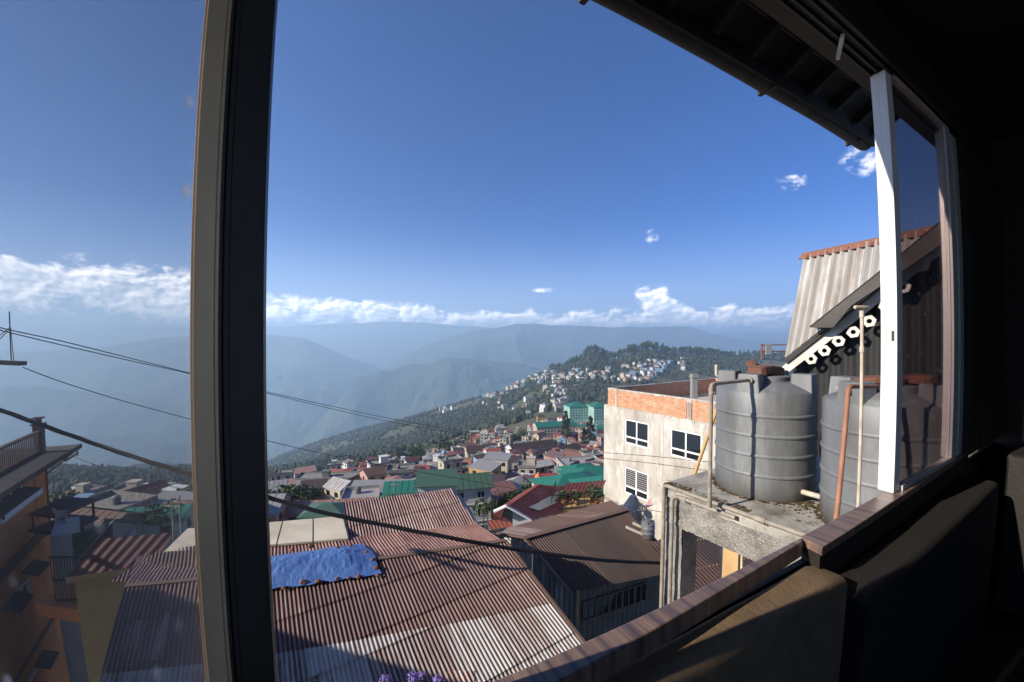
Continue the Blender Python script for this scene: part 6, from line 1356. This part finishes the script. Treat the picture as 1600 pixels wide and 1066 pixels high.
# trees in and around the town
spots = [(700, 703, 300, 16, 'broad', 'large round dark tree above the pink brown house'), (648, 712, 290, 13, 'broad', 'dark tree right of the white temple spire'), (622, 722, 280, 12, 'broad', 'dark tree left of the white temple spire'), (588, 722, 290, 9, 'broad', 'brownish tree above the bright red gable'),
         (884, 680, 330, 30, 'conifer', 'tall dark conifer in front of the cream teal roofed block'), (922, 690, 290, 28, 'conifer', 'tall dark conifer right of the first, near the concrete building'), (912, 695, 280, 18, 'conifer', 'shorter conifer between the two tall ones'), (852, 742, 150, 9, 'broad', 'bushy yellow green tree beside the large white building'),
         (866, 738, 140, 8, 'broad', 'round yellow green tree left of the teal roofs'), (800, 782, 75, 3.2, 'broad', 'dark tree between the small gabled houses'), (788, 794, 62, 3.2, 'broad', 'dark bushy tree above the red house gable'), (762, 802, 55, 3.2, 'broad', 'dark tree against the right side of the large white building'), (815, 774, 90, 3.2, 'broad', 'dark tree behind the small pale gable'), (804, 690, 330, 12, 'broad', 'dark tree left of the red roofed grey block'), (815, 684, 340, 12, 'broad', 'rounded tree touching the red roofed grey block'), (590, 770, 100, 4, 'broad', 'small tree by the long low shed'), (250, 812, 42, 3.5, 'broad', 'dusty shrub like tree behind the green roof'), (305, 795, 60, 7, 'broad', 'bare looking tree beside the grey post'), (292, 798, 58, 6, 'broad', 'thin tree left of the bare looking one'), (440, 795, 60, 6, 'broad', 'yellowish tree right of the post'), (455, 785, 75, 6, 'broad', 'green tree behind the yellowish one')]
for (px, py, y, h, kd, lb) in spots:
    u, e = ray(px, py); tree(u*y, y, h, kd, 1, lb, w=1.0 if kd == 'conifer' else 1.1, z=e*y-.35*h)
rs = random.Random(31); k = 0
for i in range(2000):
    if k >= 60: break
    px = rs.uniform(90, 945); y = math.exp(rs.uniform(math.log(75), math.log(420))); u, _ = ray(px, 533); x = u*y
    if not free(x, y, 2): continue
    taken.append((x, y, 2)); k += 1; kd = 'broad' if rs.random() < .8 else 'conifer'
    where = 'behind the dusty pane' if px < 310 else 'right beside the grey post' if px < 480 else 'at the left end of the town' if px < 600 else 'in the middle of the town' if px < 700 else 'near the brick red building' if px < 780 else 'below the cream teal roofed block' if px < 870 else 'close to the concrete building'
    h_ = rs.uniform(3.5, 7); near_ = 'in the nearest rows' if y < 120 else ('half way up' if y < 230 else 'at the far edge'); sz = 'tall ' if h_ > 6 else ('small ' if h_ < 4.6 else '')
    tree(x, y, h_, kd, 1, sz+('narrow conifer ' if kd == 'conifer' else 'leafy tree ')+'between houses '+where+', '+near_, group='trees between the town houses')
# thin smoke of a fire on the slope, street poles
M['smoke'] = bpy.data.materials.new('smoke'); M['smoke'].use_nodes = True
# utility poles
rs = random.Random(6)
for i, (px, py, y, h, lb) in enumerate(((616, 772, 60, 6, 'thin pole behind the striped roof, left of the pale green lean-to'), (705, 735, 120, 10, 'tall thin pole in front of the pink brown house'), (756, 800, 62, 7, 'pole at the right corner of the large white building'), (270, 815, 30, 5, 'leftmost pole behind the green roof'), (282, 812, 32, 6, 'pole close to the grey post, behind the green roof'))):
    p = PY(px, py, y); e = empty('utility_pole', p-Vector((0, 0, h)), label=lb, cat='pole'); MB().tube([p-Vector((0, 0, h)), p+Vector((0, 0, h*.35))], [.09, .06], 8).build('pole', M['pipe'], e); MB().beam(p+Vector((-.7, 0, h*.25)), p+Vector((.7, 0, h*.25)), .08, .08).build('crossarm', M['pipe'], e)
# low brown long roof and brick pagoda top seen through the left pane
hs(236, 797, 62, 17, 4, 1, 14, 'brown', 'maroon', 'shed', 'long dark red brown hall roof behind the dusty pane')
hs(235, 782, 70, 3.2, 3.2, 1, 14, 'brick red', 'redroof', 'hip', 'small red pavilion roof rising over the long brown hall')
hs(250, 803, 44, 6, 4, 1, 20, 'mint', 'tealsheet', 'gable', 'low house with a pale green tin roof behind the dusty pane')
hs(150, 812, 40, 8, 5, 1, -5, 'grey', 'brown tin', 'gable', 'grey house with curved looking brown roof above the green roof')

# ================================================================== AIR
hz = MB(); hz.box(-36000, 36000, -2600, 34000, -1652, 570); ho = hz.build('haze', M['smoke'], kind='stuff', label='pale bluish haze filling the valleys', cat='haze', base=False)
hm = bpy.data.materials.new('haze_air'); hm.use_nodes = True; N = hm.node_tree.nodes; N.clear(); out = N.new('ShaderNodeOutputMaterial'); pv = N.new('ShaderNodeVolumePrincipled'); hm.node_tree.links.new(pv.outputs[0], out.inputs['Volume'])
pv.inputs['Color'].default_value = (.58, .785, 1, 1); pv.inputs['Density'].default_value = 2.0e-4; pv.inputs['Anisotropy'].default_value = .3
ho.data.materials.clear(); ho.data.materials.append(hm); bpy.data.materials.remove(M.pop('smoke'))
